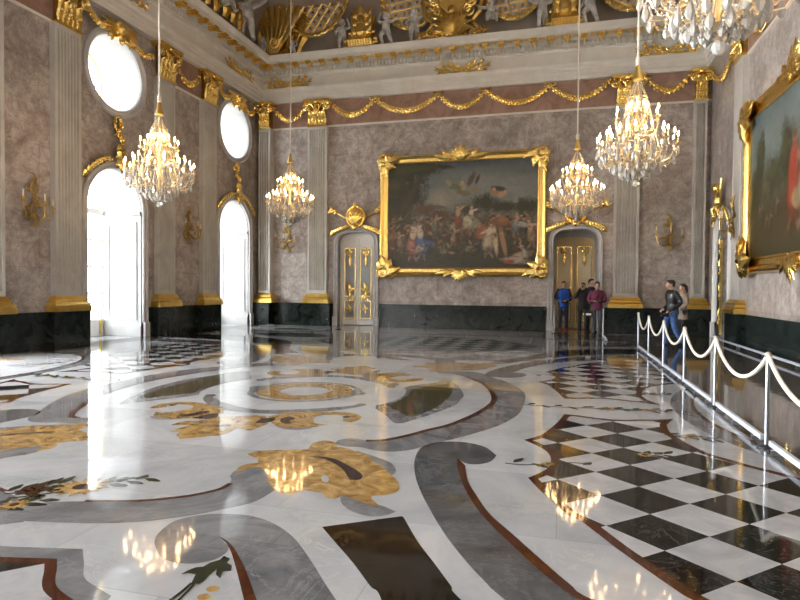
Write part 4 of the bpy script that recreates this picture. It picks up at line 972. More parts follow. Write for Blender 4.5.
    for x, y, rx, ry, c, ro in ((.50, .25, .055, .035, (.40, .27, .17), -.2), (.46, .24, .06, .03, (.13, .16, .09), .3), (.52, .30, .07, .03, (.17, .155, .075), .2), (.59, .27, .035, .022, (.27, .20, .10), .3), (.57, .17, .028, .075, (.10, .08, .05), .45), (.61, .18, .016, .05, (.07, .06, .04), .35), (.42, .20, .022, .035, (.30, .28, .16), -.6), (.51, .205, .016, .020, (.50, .34, .22), 0),
                            (.73, .30, .05, .03, (.36, .17, .08), .2), (.77, .32, .045, .025, (.44, .26, .15), -.4), (.75, .27, .07, .02, (.06, .05, .035), .2), (.72, .275, .014, .016, (.48, .30, .2), 0), (.79, .30, .014, .016, (.48, .30, .2), 0)): b.el(x, y, rx, ry, c, ro, .3, .5)
    pal = np.array([(.20, .09, .04), (.34, .20, .11), (.09, .05, .025), (.05, .04, .02), (.44, .31, .20), (.26, .22, .15), (.14, .15, .17), (.03, .025, .015), (.03, .025, .015)])
    for k in range(420):
        x = r.random(); y = .50+.36*r.random()**1.2; a = r.random()*PI; l = .004+.012*r.random(); c = pal[r.integers(len(pal))]
        b.el(x, y, l*1.8, l*.8, c, a, .4, .5, .25+.4*r.random())
    for k in range(160): b.el(r.random(), .80+.2*r.random(), .03*r.random()+.01, .006, (.06, .055, .02) if r.random() < .6 else (.02, .018, .01), .2*r.random(), .5, .8, .5)
    return b.im*(.80+.3*b.n)[..., None]*np.array([.92, .90, .86])
def painter_right(nx, ny):
    b = Brush(nx, ny, 1.7, 9)
    b.grad([(0, (.10, .15, .16)), (.3, (.16, .20, .18)), (.5, (.10, .10, .06)), (.7, (.05, .045, .02)), (1, (.035, .03, .014))]); b.im *= (.8+.4*b.n)[..., None]
    for x, y, rx, ry, c in ((.08, .1, .2, .12, (.15, .20, .20)), (.25, .2, .2, .1, (.20, .24, .22)), (.5, .12, .3, .1, (.2, .24, .24)), (.8, .15, .2, .12, (.16, .2, .2))): b.el(x, y, rx, ry, c, 0, .6, .7, .7)
    for x, y, rx, ry in ((.10, .36, .055, .17), (.13, .28, .045, .12), (.07, .55, .12, .16), (.25, .48, .13, .10), (.36, .38, .08, .18), (.75, .35, .12, .3), (.92, .3, .12, .3), (.6, .52, .2, .1)): b.el(x, y, rx, ry, (.035, .042, .016), 0, .35, .9)
    for x, y, rx, ry in ((.115, .30, .03, .07), (.35, .34, .04, .08), (.24, .45, .06, .04), (.74, .25, .06, .1)): b.el(x, y, rx, ry, (.085, .09, .03), 0, .5, .9, .8)
    b.seg((.11, .45), (.10, .62), .010, (.06, .045, .02)); b.el(.3, .88, .5, .12, (.06, .05, .02), 0, .6, .6, .8)
    for x in (.10, .13, .18, .22, .28): b.figure(x, .82+.05*math.sin(x*40), .16, (.20, .13, .07), (.10, .075, .04), .2, -.3)
    b.el(.42, .55, .07, .26, (.05, .03, .02), 0, .4, .6); b.figure(.43, .86, .60, (.36, .22, .13), (.34, .05, .025), .1, -.3, (.34, .24, .12)); b.el(.42, .50, .05, .16, (.36, .05, .03), .15, .3, .5); b.figure(.52, .86, .55, (.52, .36, .24), (.46, .38, .26), -.3, .5, (.14, .2, .3)); b.figure(.64, .84, .55, (.45, .28, .17), (.18, .16, .1), .3, .2, (.4, .1, .05), -1); b.figure(.78, .86, .45, (.45, .28, .17), (.3, .2, .1), .3, .4); b.figure(.90, .86, .45, (.4, .25, .15), (.12, .12, .14), -.3, .4)
    return b.im*(.78+.3*b.n)[..., None]*.85
def corner_orn(m, x, z, sx, sz, k=1.0):
    for a, l in ((.0, .5), (PI/4, .42), (PI/2, .5), (-.35, .34), (PI/2+.35, .34)):
        m.leaf((x-sx*.05, -.22, z-sz*.05), math.atan2(sz*math.sin(a+PI), sx*math.cos(a+PI)), l*k, .2*k, .12, .05); m.leaf((x-sx*.02, -.2, z-sz*.02), math.atan2(sz*math.sin(a), sx*math.cos(a)), .20*k, .15*k, .1, .04)
    m.scroll((x+sx*.03, z-sz*.28), .15*k, 1.3, PI/2, sx*sz, .035*k, -.2); m.scroll((x-sx*.28, z+sz*.03), .15*k, 1.3, 0, -sx*sz, .035*k, -.2); m.ball((x-sx*.02, -.22, z-sz*.02), (.17*k, .09, .17*k), 10, 6)
def crest_orn(m, x, z, s, k=1.0):
    """cartouche in the middle of a frame rail; s=+1 top rail, -1 bottom rail"""
    m.ball((x, -.24, z+s*.05), (.22*k, .09, .17*k), 10, 6)
    for q in range(7): m.leaf((x, -.24, z-s*.06), s*PI/2+(q-3)*.34, (.46-.03*abs(q-3))*k, .14*k, .04*(q-3), .05)
    for s_ in (-1, 1):
        m.scroll((x+s_*.36*k, z+s*.02), .15*k, 1.3, PI/2, s_, .035*k, -.2); m.leaf((x+s_*.3*k, -.2, z), 0 if s_ > 0 else PI, .62*k, .14*k, .06*s_*s, .05); m.leaf((x+s_*.3*k, -.2, z), (.5 if s_ > 0 else PI-.5)*s, .40*k, .12*k, .06*s_*s, .05)
def painting(label, w, s, z0, W, Ht, fw, painter, nx, ny):
    t = thing('framed_painting', label, 'painting', on_wall(w, s, z0), RZ[w], 'large oil paintings in carved gilt frames')
    iw, ih = W-2*fw, Ht-2*fw
    c = paint_canvas('canvas', iw+.06, ih+.06, nx, ny, painter, t); c.location = (0, 0, fw-.03); c['label'] = 'dark oil painting of many figures in a landscape'
    pth = [(-W/2+fw, fw), (-W/2+fw, Ht-fw), (W/2-fw, Ht-fw), (W/2-fw, fw)]
    k = fw/.34
    m = frame_prof(pth, None, [(-.015, -.08), (-.015, -.13), (-.05*k, -.15), (-.07*k, -.12), (-.17*k, -.13), (-.21*k, -.19), (-.27*k, -.22), (-.31*k, -.19), (-.34*k, -.12), (-.34*k, .0)], True); m.build('frame', MT['gold'], t, True, 30)
    for sx in (-1, 1):
        for sz in (-1, 1): q = MB(); corner_orn(q, sx*(W/2-fw*.42), (Ht-fw*.42 if sz > 0 else fw*.42), sx, sz, 1.35*k); q.build('corner_ornament', MT['gold'], t)
    q = MB(); crest_orn(q, 0, Ht-fw*.45, 1, 1.15*k); q.build('crest', MT['gold'], t); q = MB(); crest_orn(q, 0, fw*.5, -1, k); q.build('bottom_ornament', MT['gold'], t)
painting('large gilt-framed painting of a crowded procession, hung in the middle of the end wall', 'B', -3.66, 1.97, 6.36, 4.68, .345, painter_back, 330, 236)
painting('gilt-framed landscape with figures on the right wall, cut off by the photo edge', 'R', 14.05, 1.97, 7.66, 4.42, .42, painter_right, 330, 190)
# ================================================================ CHANDELIERS
def tier_list():
    out = []
    for R, ztip, n, off in ((.74, 1.03, 14, .1), (.56, 1.17, 12, .3), (.40, 1.56, 8, .0), (.19, 1.66, 5, .4)):
        for k in range(n): out.append((R, ztip, 2*PI*k/n+off))
    return out
def make_chandelier(label):
    t = thing('crystal_chandelier', label, 'chandelier', (0, 0, 0), 0, 'lit crystal chandeliers hanging in the hall')
    s = MB(); s.lathe([(.02, .10), (.07, .16), (.05, .24), (.10, .30), (.05, .38), (.03, .6), (.06, .66), (.07, .74), (.03, .82), (.025, 1.1), (.06, 1.2), (.05, 1.3), (.02, 1.4), (.02, 1.7), (.05, 1.76), (.02, 1.84), (.015, 2.12)], 12); 
    for R, z, rr in ((.50, .56, .014), (.33, 1.08, .012), (.18, 1.74, .010)): s.loft([(R*math.cos(a), R*math.sin(a), z) for a in [2*PI*k/28 for k in range(29)]], rr, rr, seg=6)
    for k in range(8):
        a = 2*PI*k/8; c, q = math.cos(a), math.sin(a); s.loft([(.05*c, .05*q, .34), (.28*c, .28*q, .36), (.46*c, .46*q, .44), (.50*c, .50*q, .56), (.40*c, .40*q, .8), (.33*c, .33*q, 1.08), (.26*c, .26*q, 1.4), (.18*c, .18*q, 1.74), (.06*c, .06*q, 2.0)], .011, .011, seg=5)
    s.build('stem', MT['palegilt'], t)
    cn = MB(); cn.lathe([(.015, .34), (.03, .32), (.06, .16), (.10, .02), (.075, 0), (.02, -.02)], 14, (0, 0, 2.08)); cn.build('canopy_cup', MT['goldflat'], t)
    flame = MB(); flame.lathe([(.004, 0), (.016, .015), (.019, .038), (.011, .068), (.002, .095)], 8); fm = flame.mesh('bulb', MT['flame'])
    cd = MB(); cd.lathe([(.014, 0), (.013, .115), (.005, .12)], 8); cm = cd.mesh('candle', MT['candle'])
    arms = {}
    for R, zt, a in tier_list():
        zc = zt-.23; key = (R, zt)
        if key not in arms:
            m = MB(); r0 = .05 if R < .5 else .30; z0 = {.74: .52, .56: .66, .40: 1.05, .19: 1.28}[R]
            m.loft([(r0, 0, z0), (r0+(R-r0)*.35, 0, z0-.10), (r0+(R-r0)*.8, 0, z0-.05), (R+.02, 0, zc-.12), (R, 0, zc-.02)], [.010, .010, .009, .009, .008], seg=6)
            m.scroll((r0+(R-r0)*.5, z0+.03), .06, 1.2, -PI/2, 1, .010, 0); m.lathe([(.008, -.03), (.05, 0), (.055, .012), (.018, .014), (.018, .03)], 10, (R, 0, zc)); arms[key] = m.mesh('arm', MT['palegilt'])
        A = link('arm', arms[key], t, None, (0, 0, a)); link('candle', cm, A, (R, 0, zc+.025)); link('bulb', fm, A, (R, 0, zc+.145))
    dm = {}
    def drop(L):
        if L not in dm:
            m = MB(); m.lathe([(.003, 0), (.012, -.015), (.006, -.03), (L*.17, -L*.55), (L*.2, -L*.72), (L*.12, -L*.9), (.004, -L)], 6); dm[L] = m.mesh('crystal_drop', MT['crystal'])
        return dm[L]
    spots = []
    for R, zt, a in tier_list():
        if R > .5: spots += [(R, a, zt-.27, .19), (R-.06, a+.17, zt-.40, .22)]
    for k in range(16): spots.append((.42, 2*PI*k/16, .50, .24))
    for k in range(10): spots.append((.28, 2*PI*k/10+.2, .40, .24))
    for k in range(8): spots.append((.15, 2*PI*k/8, .33, .21))
    for k in range(12): spots.append((.19, 2*PI*k/12, 1.72, .19))
    for R, a, z, L in spots[:98]: link('crystal_drop', drop(L), t, (R*math.cos(a), R*math.sin(a), z), (0, 0, a))
    b = MB()                                        # strings of small cut beads
    def string(p, q, sag, n, r):
        for k in range(n):
            u = k/(n-1); v = Vector(p).lerp(Vector(q), u); v.z -= sag*4*u*(1-u); b.ball(v, (r, r, r*1.25), 4, 3)
    for k in range(10):
        a = 2*PI*k/10; c, q = math.cos(a), math.sin(a); string((.50*c, .50*q, .58), (.10*c, .10*q, .16), .12, 9, .014); string((.33*c, .33*q, 1.10), (.50*c, .50*q, .60), .03, 9, .015); string((.60*c, .60*q, .62), (.08*c, .08*q, .20), .10, 12, .017); string((.19*c, .19*q, 1.74), (.05*c, .05*q, 2.08), .0, 8, .015); string((.19*c, .19*q, 1.72), (.34*c, .34*q, 1.18), .05, 10, .014)
    T1 = [x for x in tier_list() if x[0] == .74]
    for i, (R, zt, a) in enumerate(T1):
        a2 = T1[(i+1)%len(T1)][2]; string((R*math.cos(a), R*math.sin(a), zt-.24), (R*math.cos(a2), R*math.sin(a2), zt-.24), .10, 9, .014); string((R*math.cos(a), R*math.sin(a), zt-.25), (.36*math.cos(a), .36*math.sin(a), 1.06), .10, 10, .013)
    o = b.build('bead_strings', MT['crystal'], t, False); o['kind'] = 'stuff'
    f = MB(); f.ball((0, 0, .075), .075, 10, 7); f.lathe([(.01, .14), (.05, .16), (.01, .19)], 8); f.build('crystal_ball', MT['crystal'], t, False)
    return t
def cord(t, ztop):
    c = MB(); z = t.location.z; c.lathe([(.022, 2.38), (.022, ztop-z)], 8); c.lathe([(.02, 2.36), (.05, 2.40), (.05, 2.52), (.02, 2.56)], 8); o = c.build('suspension_rod', MT['rod'], t); return o
ch = make_chandelier('crystal chandelier in front of the nearer tall window, left in the photo')
spots = [(-8.85, 11.65, 3.33, None), (-8.52, 17.74, 3.48, 'small far crystal chandelier near the left corner of the end wall'),
         (.45, 17.95, 3.48, 'crystal chandelier hanging in front of the ochre door crest'), (1.43, 12.5, 3.55, 'crystal chandelier right of centre, above and right of the ochre door'),
         (1.50, 6.55, 3.88, 'nearest crystal chandelier, cut off by the top edge of the photo')]
chs = []
for i, (x, y, z, lb) in enumerate(spots):
    if i == 0: ch.location = (x, y, z); chs.append(ch)
    else: chs.append(dup(ch, (x, y, z), .37*i, lb))
for c in chs: cord(c, 14.1 if XL+3.7 < c.location.x < XR-3.7 else [zz for pp, zz in [(p_, z_) for p_, z_ in COVE] if pp >= min(c.location.x-XL, XR-c.location.x)][:1][0] if min(c.location.x-XL, XR-c.location.x) < 3.8 else 14.1)
# ================================================================ VISITOR BARRIER
def stanchion(x, y, label, h=.89):
    t = thing('barrier_post', label, 'barrier post', (x, y, .0065), 0, 'steel posts of the rope barrier')
    b = MB(); b.lathe([(.0, 0), (.085, 0), (.085, .012), (.03, .022), (.02, .03)], 20); b.build('base_plate', MT['black'], t)
    p = MB(); p.lathe([(.021, .02), (.021, h), (.012, h+.01)], 14); p.build('post', MT['steel'], t)
    r = MB(); r.loft([(.03*math.cos(a), .0, h+.012+.02*math.sin(a)) for a in [2*PI*k/12 for k in range(13)]], .006, .006, seg=6); r.build('ring', MT['steel'], t)
    return t
BX = 1.98; BY = [16.35, 14.5, 12.5, 10.5, 8.52, 6.51, 4.50]
BL = ['farthest steel post of the rope barrier, near the end wall', 'second steel post of the rope barrier from the end wall', 'third steel post of the rope barrier, in front of the walking man', 'fourth steel post of the rope barrier, right below the walking man', 'second nearest full steel post of the rope barrier', 'nearest steel post of the rope barrier that shows in full', None]
for y, lb in zip(BY, BL):
    if lb: stanchion(BX, y, lb)
RL = ['farthest sagging length of cream barrier rope', 'second sagging length of cream barrier rope from the end wall', 'length of cream barrier rope hanging in front of the legs of the man in jeans', 'cream barrier rope hanging between the fourth and fifth posts from the end wall', 'nearest cream barrier rope that hangs complete between two posts', 'cream barrier rope running out of the photo at the right edge']
for k in range(6):
    y0, y1 = BY[k], BY[k+1]; t = MB(); P = [(BX, y0+(y1-y0)*u, .915-.34*(1-(2*u-1)**2)**.92) for u in [i/20 for i in range(21)]]; t.loft(P, .021, .021, seg=8)
    for s in (0, -1): t.ball(P[s], .032, 8, 6)
    tag(t.build('barrier_rope', MT['rope']), RL[k], 'rope', 'cream ropes of the barrier')
FL = ['farthest pale metal floor rail under the rope barrier', 'second pale floor rail of the barrier from the end wall', 'pale floor rail under the rope by the walking man', 'pale floor rail between the fourth and fifth barrier posts', 'nearest complete pale floor rail of the rope barrier', 'pale floor rail leaving the photo at the right edge']
for k in range(6):
    y0, y1 = BY[k]-.12, BY[k+1]+.12; t = thing('floor_rail', FL[k], 'floor rail', (BX, (y0+y1)/2, .0065), 0, 'pale low rails along the barrier'); L = (y0-y1)/2
    m = MB(); m.box(-.018, .018, -L, L, .045, .095); m.build('bar', MT['railpaint'], t, False)
    for f in (-.8, 0, .8): m = MB(); m.box(-.05, .05, f*L-.02, f*L+.02, 0, .045); m.build('foot', MT['steel'], t, False)
t = thing('floor_rail', 'long pale rail along the foot of the right wall', 'floor rail', (4.50, 12, .0065), 0, 'pale low rails along the barrier')
m = MB(); m.box(-.02, .02, -7, 7.2, .07, .12); m.build('bar', MT['railpaint'], t, False)
for f in range(8): m = MB(); m.box(-.04, .04, -6.9+2*f-.02, -6.9+2*f+.02, 0, .07); m.build('foot', MT['steel'], t, False)
dx = at_y(603, 335, 19.6)
stanchion(dx.x, 19.6, 'single steel post beside the group at the ochre door'); stanchion(at_y(554, 335, 20.9).x, 20.9, 'steel post at the left jamb of the ochre door')
t = thing('floor_rail', 'short pale floor rail beside the man in the maroon jacket', 'floor rail', (dx.x, 18.9, .0065), 0, 'pale low rails along the barrier'); m = MB(); m.box(-.018, .018, -.55, .55, .045, .095); m.build('bar', MT['railpaint'], t, False)
for f in (-.45, .45): m = MB(); m.box(-.05, .05, f-.02, f+.02, 0, .045); m.build('foot', MT['steel'], t, False)
# ================================================================ FIGURES
def torso_rings(m, rings):
    """rings: (z, rx, ry, cx, cy) bottom to top"""
    vs = []; fs = []; seg = 16
    for z, rx, ry, cx, cy in rings:
        for k in range(seg): a = 2*PI*k/seg; vs.append((cx+rx*math.cos(a), cy+ry*math.sin(a), z))
    for i in range(len(rings)-1):
        for k in range(seg): fs.append((i*seg+k, i*seg+(k+1)%seg, (i+1)*seg+(k+1)%seg, (i+1)*seg+k))
    fs.append(tuple(range(seg-1, -1, -1))); fs.append(tuple((len(rings)-1)*seg+k for k in range(seg))); m.add(vs, fs)
def limb(m, pts, rad, seg=10):
    P = crom(pts, 4); n = len(P); k = len(rad)-1; R = []
    for i in range(n):
        u = i/(n-1)*k; j = min(int(u), k-1); R.append(rad[j]+(rad[j+1]-rad[j])*(u-j))
    m.loft(P, R, R, seg=seg); m.ball(P[0], R[0], 8, 6); m.ball(P[-1], R[-1], 8, 6)
def hand(m, wrist, d, up, s, grip=.6, k=1.0):
    """palm, four unequal bent fingers, thumb leaving the side of the palm"""
    d = Vector(d).normalized(); up = (Vector(up)-d*Vector(up).dot(d)).normalized(); sd = d.cross(up)*s; w = Vector(wrist)
    m.loft([w-d*.01*k, w+d*.03*k, w+d*.085*k], [.026*k, .038*k, .040*k], [.022*k, .018*k, .014*k], side=sd, seg=8)
    for i, L in enumerate((.068, .078, .073, .056)):
        b = w+d*.08*k+sd*(.030-.020*i)*k; a = grip*.5; c = grip*1.3
        p1 = b+(d*math.cos(a)-up*math.sin(a))*L*.5*k; p2 = p1+(d*math.cos(c)-up*math.sin(c))*L*.5*k; m.loft([b-d*.02*k, b, p1, p2], [.010*k, .010*k, .009*k, .007*k], seg=6)
    b = w+d*.03*k+sd*.03*k; p1 = b+(d*.6+sd*.7-up*.2).normalized()*.04*k; p2 = p1+(d*.9-up*grip*.6).normalized()*.034*k; m.loft([b-sd*.015*k, b, p1, p2], [.012*k, .012*k, .010*k, .008*k], seg=6)
def head_geo(m, c, k, yaw, pitch, back=0):
    """skull, jaw, nose, brow, lips, ears; face towards -y turned by yaw"""
    R = (Matrix.Rotation(yaw, 3, 'Z') @ Matrix.Rotation(pitch, 3, 'X')); c = Vector(c)
    def q(x, y, z): return c+R@(Vector((x, y, z))*k)
    m.ball(q(0, .012, .03), (.076*k, .096*k, .092*k), 14, 10, R); m.ball(q(0, -.018, -.03), (.060*k, .074*k, .082*k), 12, 8, R); m.ball(q(0, -.055, -.085), (.032*k, .03*k, .026*k), 8, 6, R)
    m.loft([q(0, -.083, .025), q(0, -.098, -.005), q(0, -.110, -.024), q(0, -.088, -.032)], [.010*k, .013*k, .018*k, .012*k], seg=8)
    m.loft([q(-.05, -.070, .036), q(0, -.090, .040), q(.05, -.070, .036)], [.010*k, .012*k, .010*k], seg=6); m.ball(q(0, -.084, -.056), (.026*k, .014*k, .012*k), 8, 5, R)
    for s in (-1, 1): m.ball(q(s*.078, .010, -.003), (.010*k, .022*k, .032*k), 8, 6, R); m.ball(q(s*.042, -.062, -.012), (.026*k, .022*k, .024*k), 8, 6, R)
    return q, R
def eyes_hair(t, q, R, k, hairm, style, white):
    for s in (-1, 1): e = MB(); e.ball(q(s*.033, -.078, .012), .0125*k, 8, 6); e.mi = 1; e.ball(q(s*.033, -.088, .012), .006*k, 6, 4); e.build('eye', [white, MT['black']], t)
    h = MB(); h.ball(q(0, .022, .048), (.086*k, .100*k, .088*k), 14, 8, R); h.ball(q(0, -.035, .100), (.070*k, .055*k, .028*k), 10, 6, R)
    for s in (-1, 1): h.ball(q(s*.070, .035, .01), (.020*k, .05*k, .06*k), 8, 6, R)
    h.ball(q(0, .075, -.01), (.062*k, .035*k, .06*k), 10, 6, R)
    if style == 'tied': h.ball(q(0, .125, .03), (.04*k, .045*k, .045*k), 8, 6, R); h.loft([q(0, .13, .02), q(0, .15, -.08), q(0, .13, -.20)], [.03*k, .032*k, .012*k], seg=8)
    me = remesh(h, .012*k, 2); link_mesh('hair', me, hairm, t)
SKIN = mottled('skin', (.50, .28, .19), (.60, .36, .25), 20, .5); EYEW = plain('eye_white', (.75, .73, .70), .3)
def cloth(name, c1, c2): return mottled(name, c1, c2, 9, .8)
HAIR = mottled('dark_hair', (.010, .008, .007), (.028, .020, .016), 60, .55)
def person(label, x, y, yaw, hgt, jacket, trousers, shoes, armL, armR, legs=None, headyaw=0, headpitch=0, style='short', lean=0, coat=0.0, hair=None, z=0.0065, gripL=.9, gripR=.9):
    """a visitor: arms as (elbow, wrist, hand direction) in body axes at 1.75 m"""
    t = thing('person', label, 'person', (x, y, z), yaw, None); k = hgt/1.75; t.scale = (k, k, k)
    legs = legs or (((-.095, 0, .93), (-.105, -.02, .50), (-.11, .02, .085)), ((.095, 0, .93), (.105, -.02, .50), (.11, .02, .085)))
    sh = {-1: (-.185, .01+lean*.3, 1.43), 1: (.185, .01+lean*.3, 1.43)}; hy = lean*.45
    b = MB()                                        # body skin: head, neck, core, arms, legs in one surface
    q, R = head_geo(b, (0, -.01+hy, 1.635), 1.0, headyaw, headpitch)
    b.loft([(0, .02+lean*.3, 1.42), (0, .012+lean*.38, 1.50), (0, .0+hy, 1.58)], [.062, .054, .056], seg=12)
    torso_rings(b, [(.86, .13, .09, 0, 0), (.98, .15, .105, 0, 0), (1.12, .135, .095, 0, lean*.1), (1.28, .155, .105, 0, lean*.2), (1.40, .16, .095, 0, lean*.28), (1.46, .08, .06, 0, lean*.32)])
    for s, (el, wr, hd) in ((-1, armL), (1, armR)):
        limb(b, [(sh[s][0]*.90, sh[s][1], sh[s][2]-.014), el, wr], [.046, .038, .026]); hand(b, wr, hd, (0, .3, 1) if abs(hd[2]) < .8 else (0, 1, 0), s, gripL if s < 0 else gripR)
    for lg in legs: limb(b, list(lg), [.08, .052, .038])
    link_mesh('body', remesh(b, .0095, 2), SKIN, t)
    eyes_hair(t, q, R, 1.0, hair or HAIR, style, EYEW)
    j = MB(); bot = .84-coat
    rg = [(bot, .175+coat*.12, .135+coat*.1, 0, 0), (.96, .175, .13, 0, .0), (1.12, .165, .122, 0, lean*.1), (1.28, .19, .132, 0, lean*.2), (1.40, .192, .118, 0, lean*.28), (1.455, .12, .08, 0, lean*.32), (1.50, .078, .072, 0, .0+lean*.36)]
    torso_rings(j, rg)
    for s, (el, wr, hd) in ((-1, armL), (1, armR)):
        w2 = Vector(wr)+(Vector(el)-Vector(wr)).normalized()*.02; limb(j, [(sh[s][0]*.93, sh[s][1], sh[s][2]-.012), el, tuple(w2)], [.064, .058, .046])
    J = link_mesh('jacket', remesh(j, .012, 3), jacket, t)
    p = MB(); torso_rings(p, [(.82, .155, .115, 0, 0), (.92, .165, .12, 0, 0), (1.0, .160, .115, 0, 0)])
    for lg in legs:
        ank = Vector(lg[2])+Vector((0, 0, .0)); limb(p, [lg[0], lg[1], tuple(ank)], [.095, .070, .062])
    link_mesh('trousers', remesh(p, .012, 3), trousers, t)
    for i, lg in enumerate(legs):
        a = Vector(lg[2]); s = MB(); s.loft([a+Vector((0, .055, -.045)), a+Vector((0, .0, -.035)), a+Vector((0, -.09, -.05)), a+Vector((0, -.165, -.058)), a+Vector((0, -.20, -.066))], [.036, .042, .045, .042, .024], [.038, .045, .034, .026, .016], side=(1, 0, 0), seg=10)
        dz = a.z-.085; s.box(a.x-.042, a.x+.042, a.y-.195, a.y+.085, dz, dz+.022); s.build('shoe', shoes, t)
    return t, J
NAVY = cloth('navy_jacket', (.010, .014, .030), (.022, .028, .055)); BLUE = cloth('bright_blue_fleece', (.01, .07, .40), (.02, .12, .58)); JEAN = cloth('blue_denim', (.03, .085, .25), (.09, .19, .42)); DKJ = cloth('dark_denim', (.010, .018, .045), (.02, .035, .08))
BLK = cloth('black_jacket_cloth', (.008, .008, .009), (.018, .018, .02)); LEA = mottled('black_leather', (.008, .008, .009), (.02, .02, .021), 12, .42); MAR = cloth('maroon_jacket', (.10, .015, .045), (.18, .03, .08)); GRJ = cloth('grey_trousers', (.05, .055, .06), (.09, .095, .10)); BEI = cloth('beige_coat', (.26, .20, .15), (.36, .29, .22)); REDS = cloth('red_shoes', (.35, .02, .02), (.45, .04, .03)); DKS = cloth('dark_shoes', (.012, .011, .010), (.03, .026, .022)); DKT = cloth('black_trousers', (.010, .010, .012), (.022, .022, .024))
def child(mb, name, mat, t, smooth=True): return mb.build(name, mat, t, smooth)
yb = 22.45; pb = at_y(563.5, 300, yb)
fwd = lambda p: math.atan2(0-p.y, 0-p.x)+PI/2     # turn to face the lens
t, J = person('man in bright blue fleece and navy jacket with red shoes, left in the ochre doorway', pb.x, yb, fwd(pb)+.15, 1.80, BLUE, DKJ, REDS, ((-.25, .02, 1.16), (-.10, -.20, 1.05), (.6, -.5, .1)), ((.25, .02, 1.16), (.09, -.20, 1.05), (-.6, -.5, .1)))
m = MB(); m.box(-.10, .10, -.27, -.17, .97, 1.10); m.loft([(-.06, -.2, 1.1), (-.10, -.10, 1.3), (-.08, .05, 1.50)], [.012]*3, [.006]*3, seg=6); child(m, 'waist_bag', BLK, t)
m = MB(); torso_rings(m, [(.80, .185, .140, 0, .03), (1.0, .185, .137, 0, .03), (1.28, .205, .142, 0, .03), (1.44, .17, .11, 0, .04)])
for s, e in ((-1, (-.25, .02, 1.16)), (1, (.25, .02, 1.16))): limb(m, [(s*.172, .02, 1.418), e, (e[0]*.72, -.10, 1.10)], [.076, .070, .058])
me = remesh(m, .013, 3); bm = bmesh.new(); bm.from_mesh(me)        # open the front of the over-jacket
bmesh.ops.delete(bm, geom=[f for f in bm.faces if abs(f.calc_center_median().x) < .075 and f.calc_center_median().y < 0], context='FACES'); bm.to_mesh(me); bm.free(); link_mesh('over_jacket', me, NAVY, t)
pb = at_y(583, 300, 21.6)
t, J = person('person in black holding a camera up to the face, left of the maroon jacket', pb.x, 21.6, fwd(pb)-.1, 1.74, BLK, DKT, DKS, ((-.27, -.08, 1.22), (-.07, -.20, 1.55), (.3, -.1, 1)), ((.27, -.08, 1.22), (.08, -.20, 1.54), (-.3, -.1, 1)))
m = MB(); m.box(-.07, .07, -.21, -.13, 1.57, 1.66); m.loft([(0, -.2, 1.615), (0, -.28, 1.615)], [.036, .034], seg=12); child(m, 'camera', MT['black'], t)
pb = at_y(591, 300, 21.95)
t, J = person('taller dark-haired man standing behind the two photographers at the ochre door', pb.x, 21.95, fwd(pb)+.35, 1.88, NAVY, DKT, DKS, ((-.26, .0, 1.15), (-.18, -.18, 1.02), (.2, -.8, -.3)), ((.26, .02, 1.15), (.24, -.12, .95), (0, -.5, -.8)), headyaw=.3)
pb = at_y(597, 300, 20.3)
t, J = person('person in maroon jacket and grey trousers, nearest of the group at the ochre door', pb.x, 20.3, fwd(pb)+.05, 1.76, MAR, GRJ, DKS, ((-.26, .0, 1.16), (-.12, -.22, 1.12), (.5, -.6, .2)), ((.26, .0, 1.16), (.10, -.22, 1.14), (-.5, -.6, .2)), style='short')
m = MB(); m.box(-.06, .06, -.30, -.22, 1.13, 1.21); m.loft([(0, -.3, 1.17), (0, -.37, 1.17)], [.032, .03], seg=10); child(m, 'camera', MT['black'], t)
m = MB(); m.box(-.36, -.16, -.12, .06, .62, .80); child(m, 'shoulder_bag', BLK, t); m = MB(); m.box(-.34, -.18, -.132, -.12, .67, .73); child(m, 'white_label', MT['whitepaint'], t)
m = MB(); m.loft([(-.27, -.03, .8), (-.14, -.135, 1.1), (.02, -.14, 1.28), (.14, -.06, 1.47), (.12, .05, 1.47), (-.05, .14, 1.2), (-.27, .0, .8)], [.022]*7, [.006]*7, side=(0, 0, 1), seg=6); child(m, 'bag_strap', BLK, t)
pb = at_y(672, 345, 17.6)
t, J = person('man in black leather jacket and blue jeans walking left behind the barrier', pb.x, 17.6, -PI/2+.30, 1.84, LEA, JEAN, DKS, ((-.24, .10, 1.17), (-.22, -.10, .98), (.1, -.8, -.5)), ((.24, .06, 1.15), (.20, -.20, .93), (0, -.6, -.7)), (((-.095, 0, .93), (-.10, -.12, .50), (-.10, -.10, .085)), ((.095, 0, .93), (.10, .0, .50), (.10, .20, .10))), headyaw=-.1, headpitch=.06, lean=-.12)
t.scale = (1.17, 1.17, 1.02)
m = MB(); m.box(.16, .24, -.30, -.20, .78, .88); m.loft([(.2, -.3, .83), (.2, -.38, .82)], [.04, .038], seg=10); child(m, 'camera', MT['black'], t)
m = MB(); m.loft([(.20, -.25, .88), (.21, -.2, .95)], [.008, .008], seg=6); child(m, 'camera_strap', MT['black'], t)
pb = at_y(682, 340, 18.9)
t, J = person('woman with tied dark hair and beige coat, half hidden behind the man in jeans', pb.x, 18.9, -PI/2+.25, 1.70, BEI, DKT, DKS, ((-.24, .02, 1.16), (-.20, -.14, 1.0), (.1, -.7, -.4)), ((.24, .02, 1.16), (.18, -.16, 1.0), (-.1, -.7, -.4)), headyaw=.15, style='tied', coat=.16)
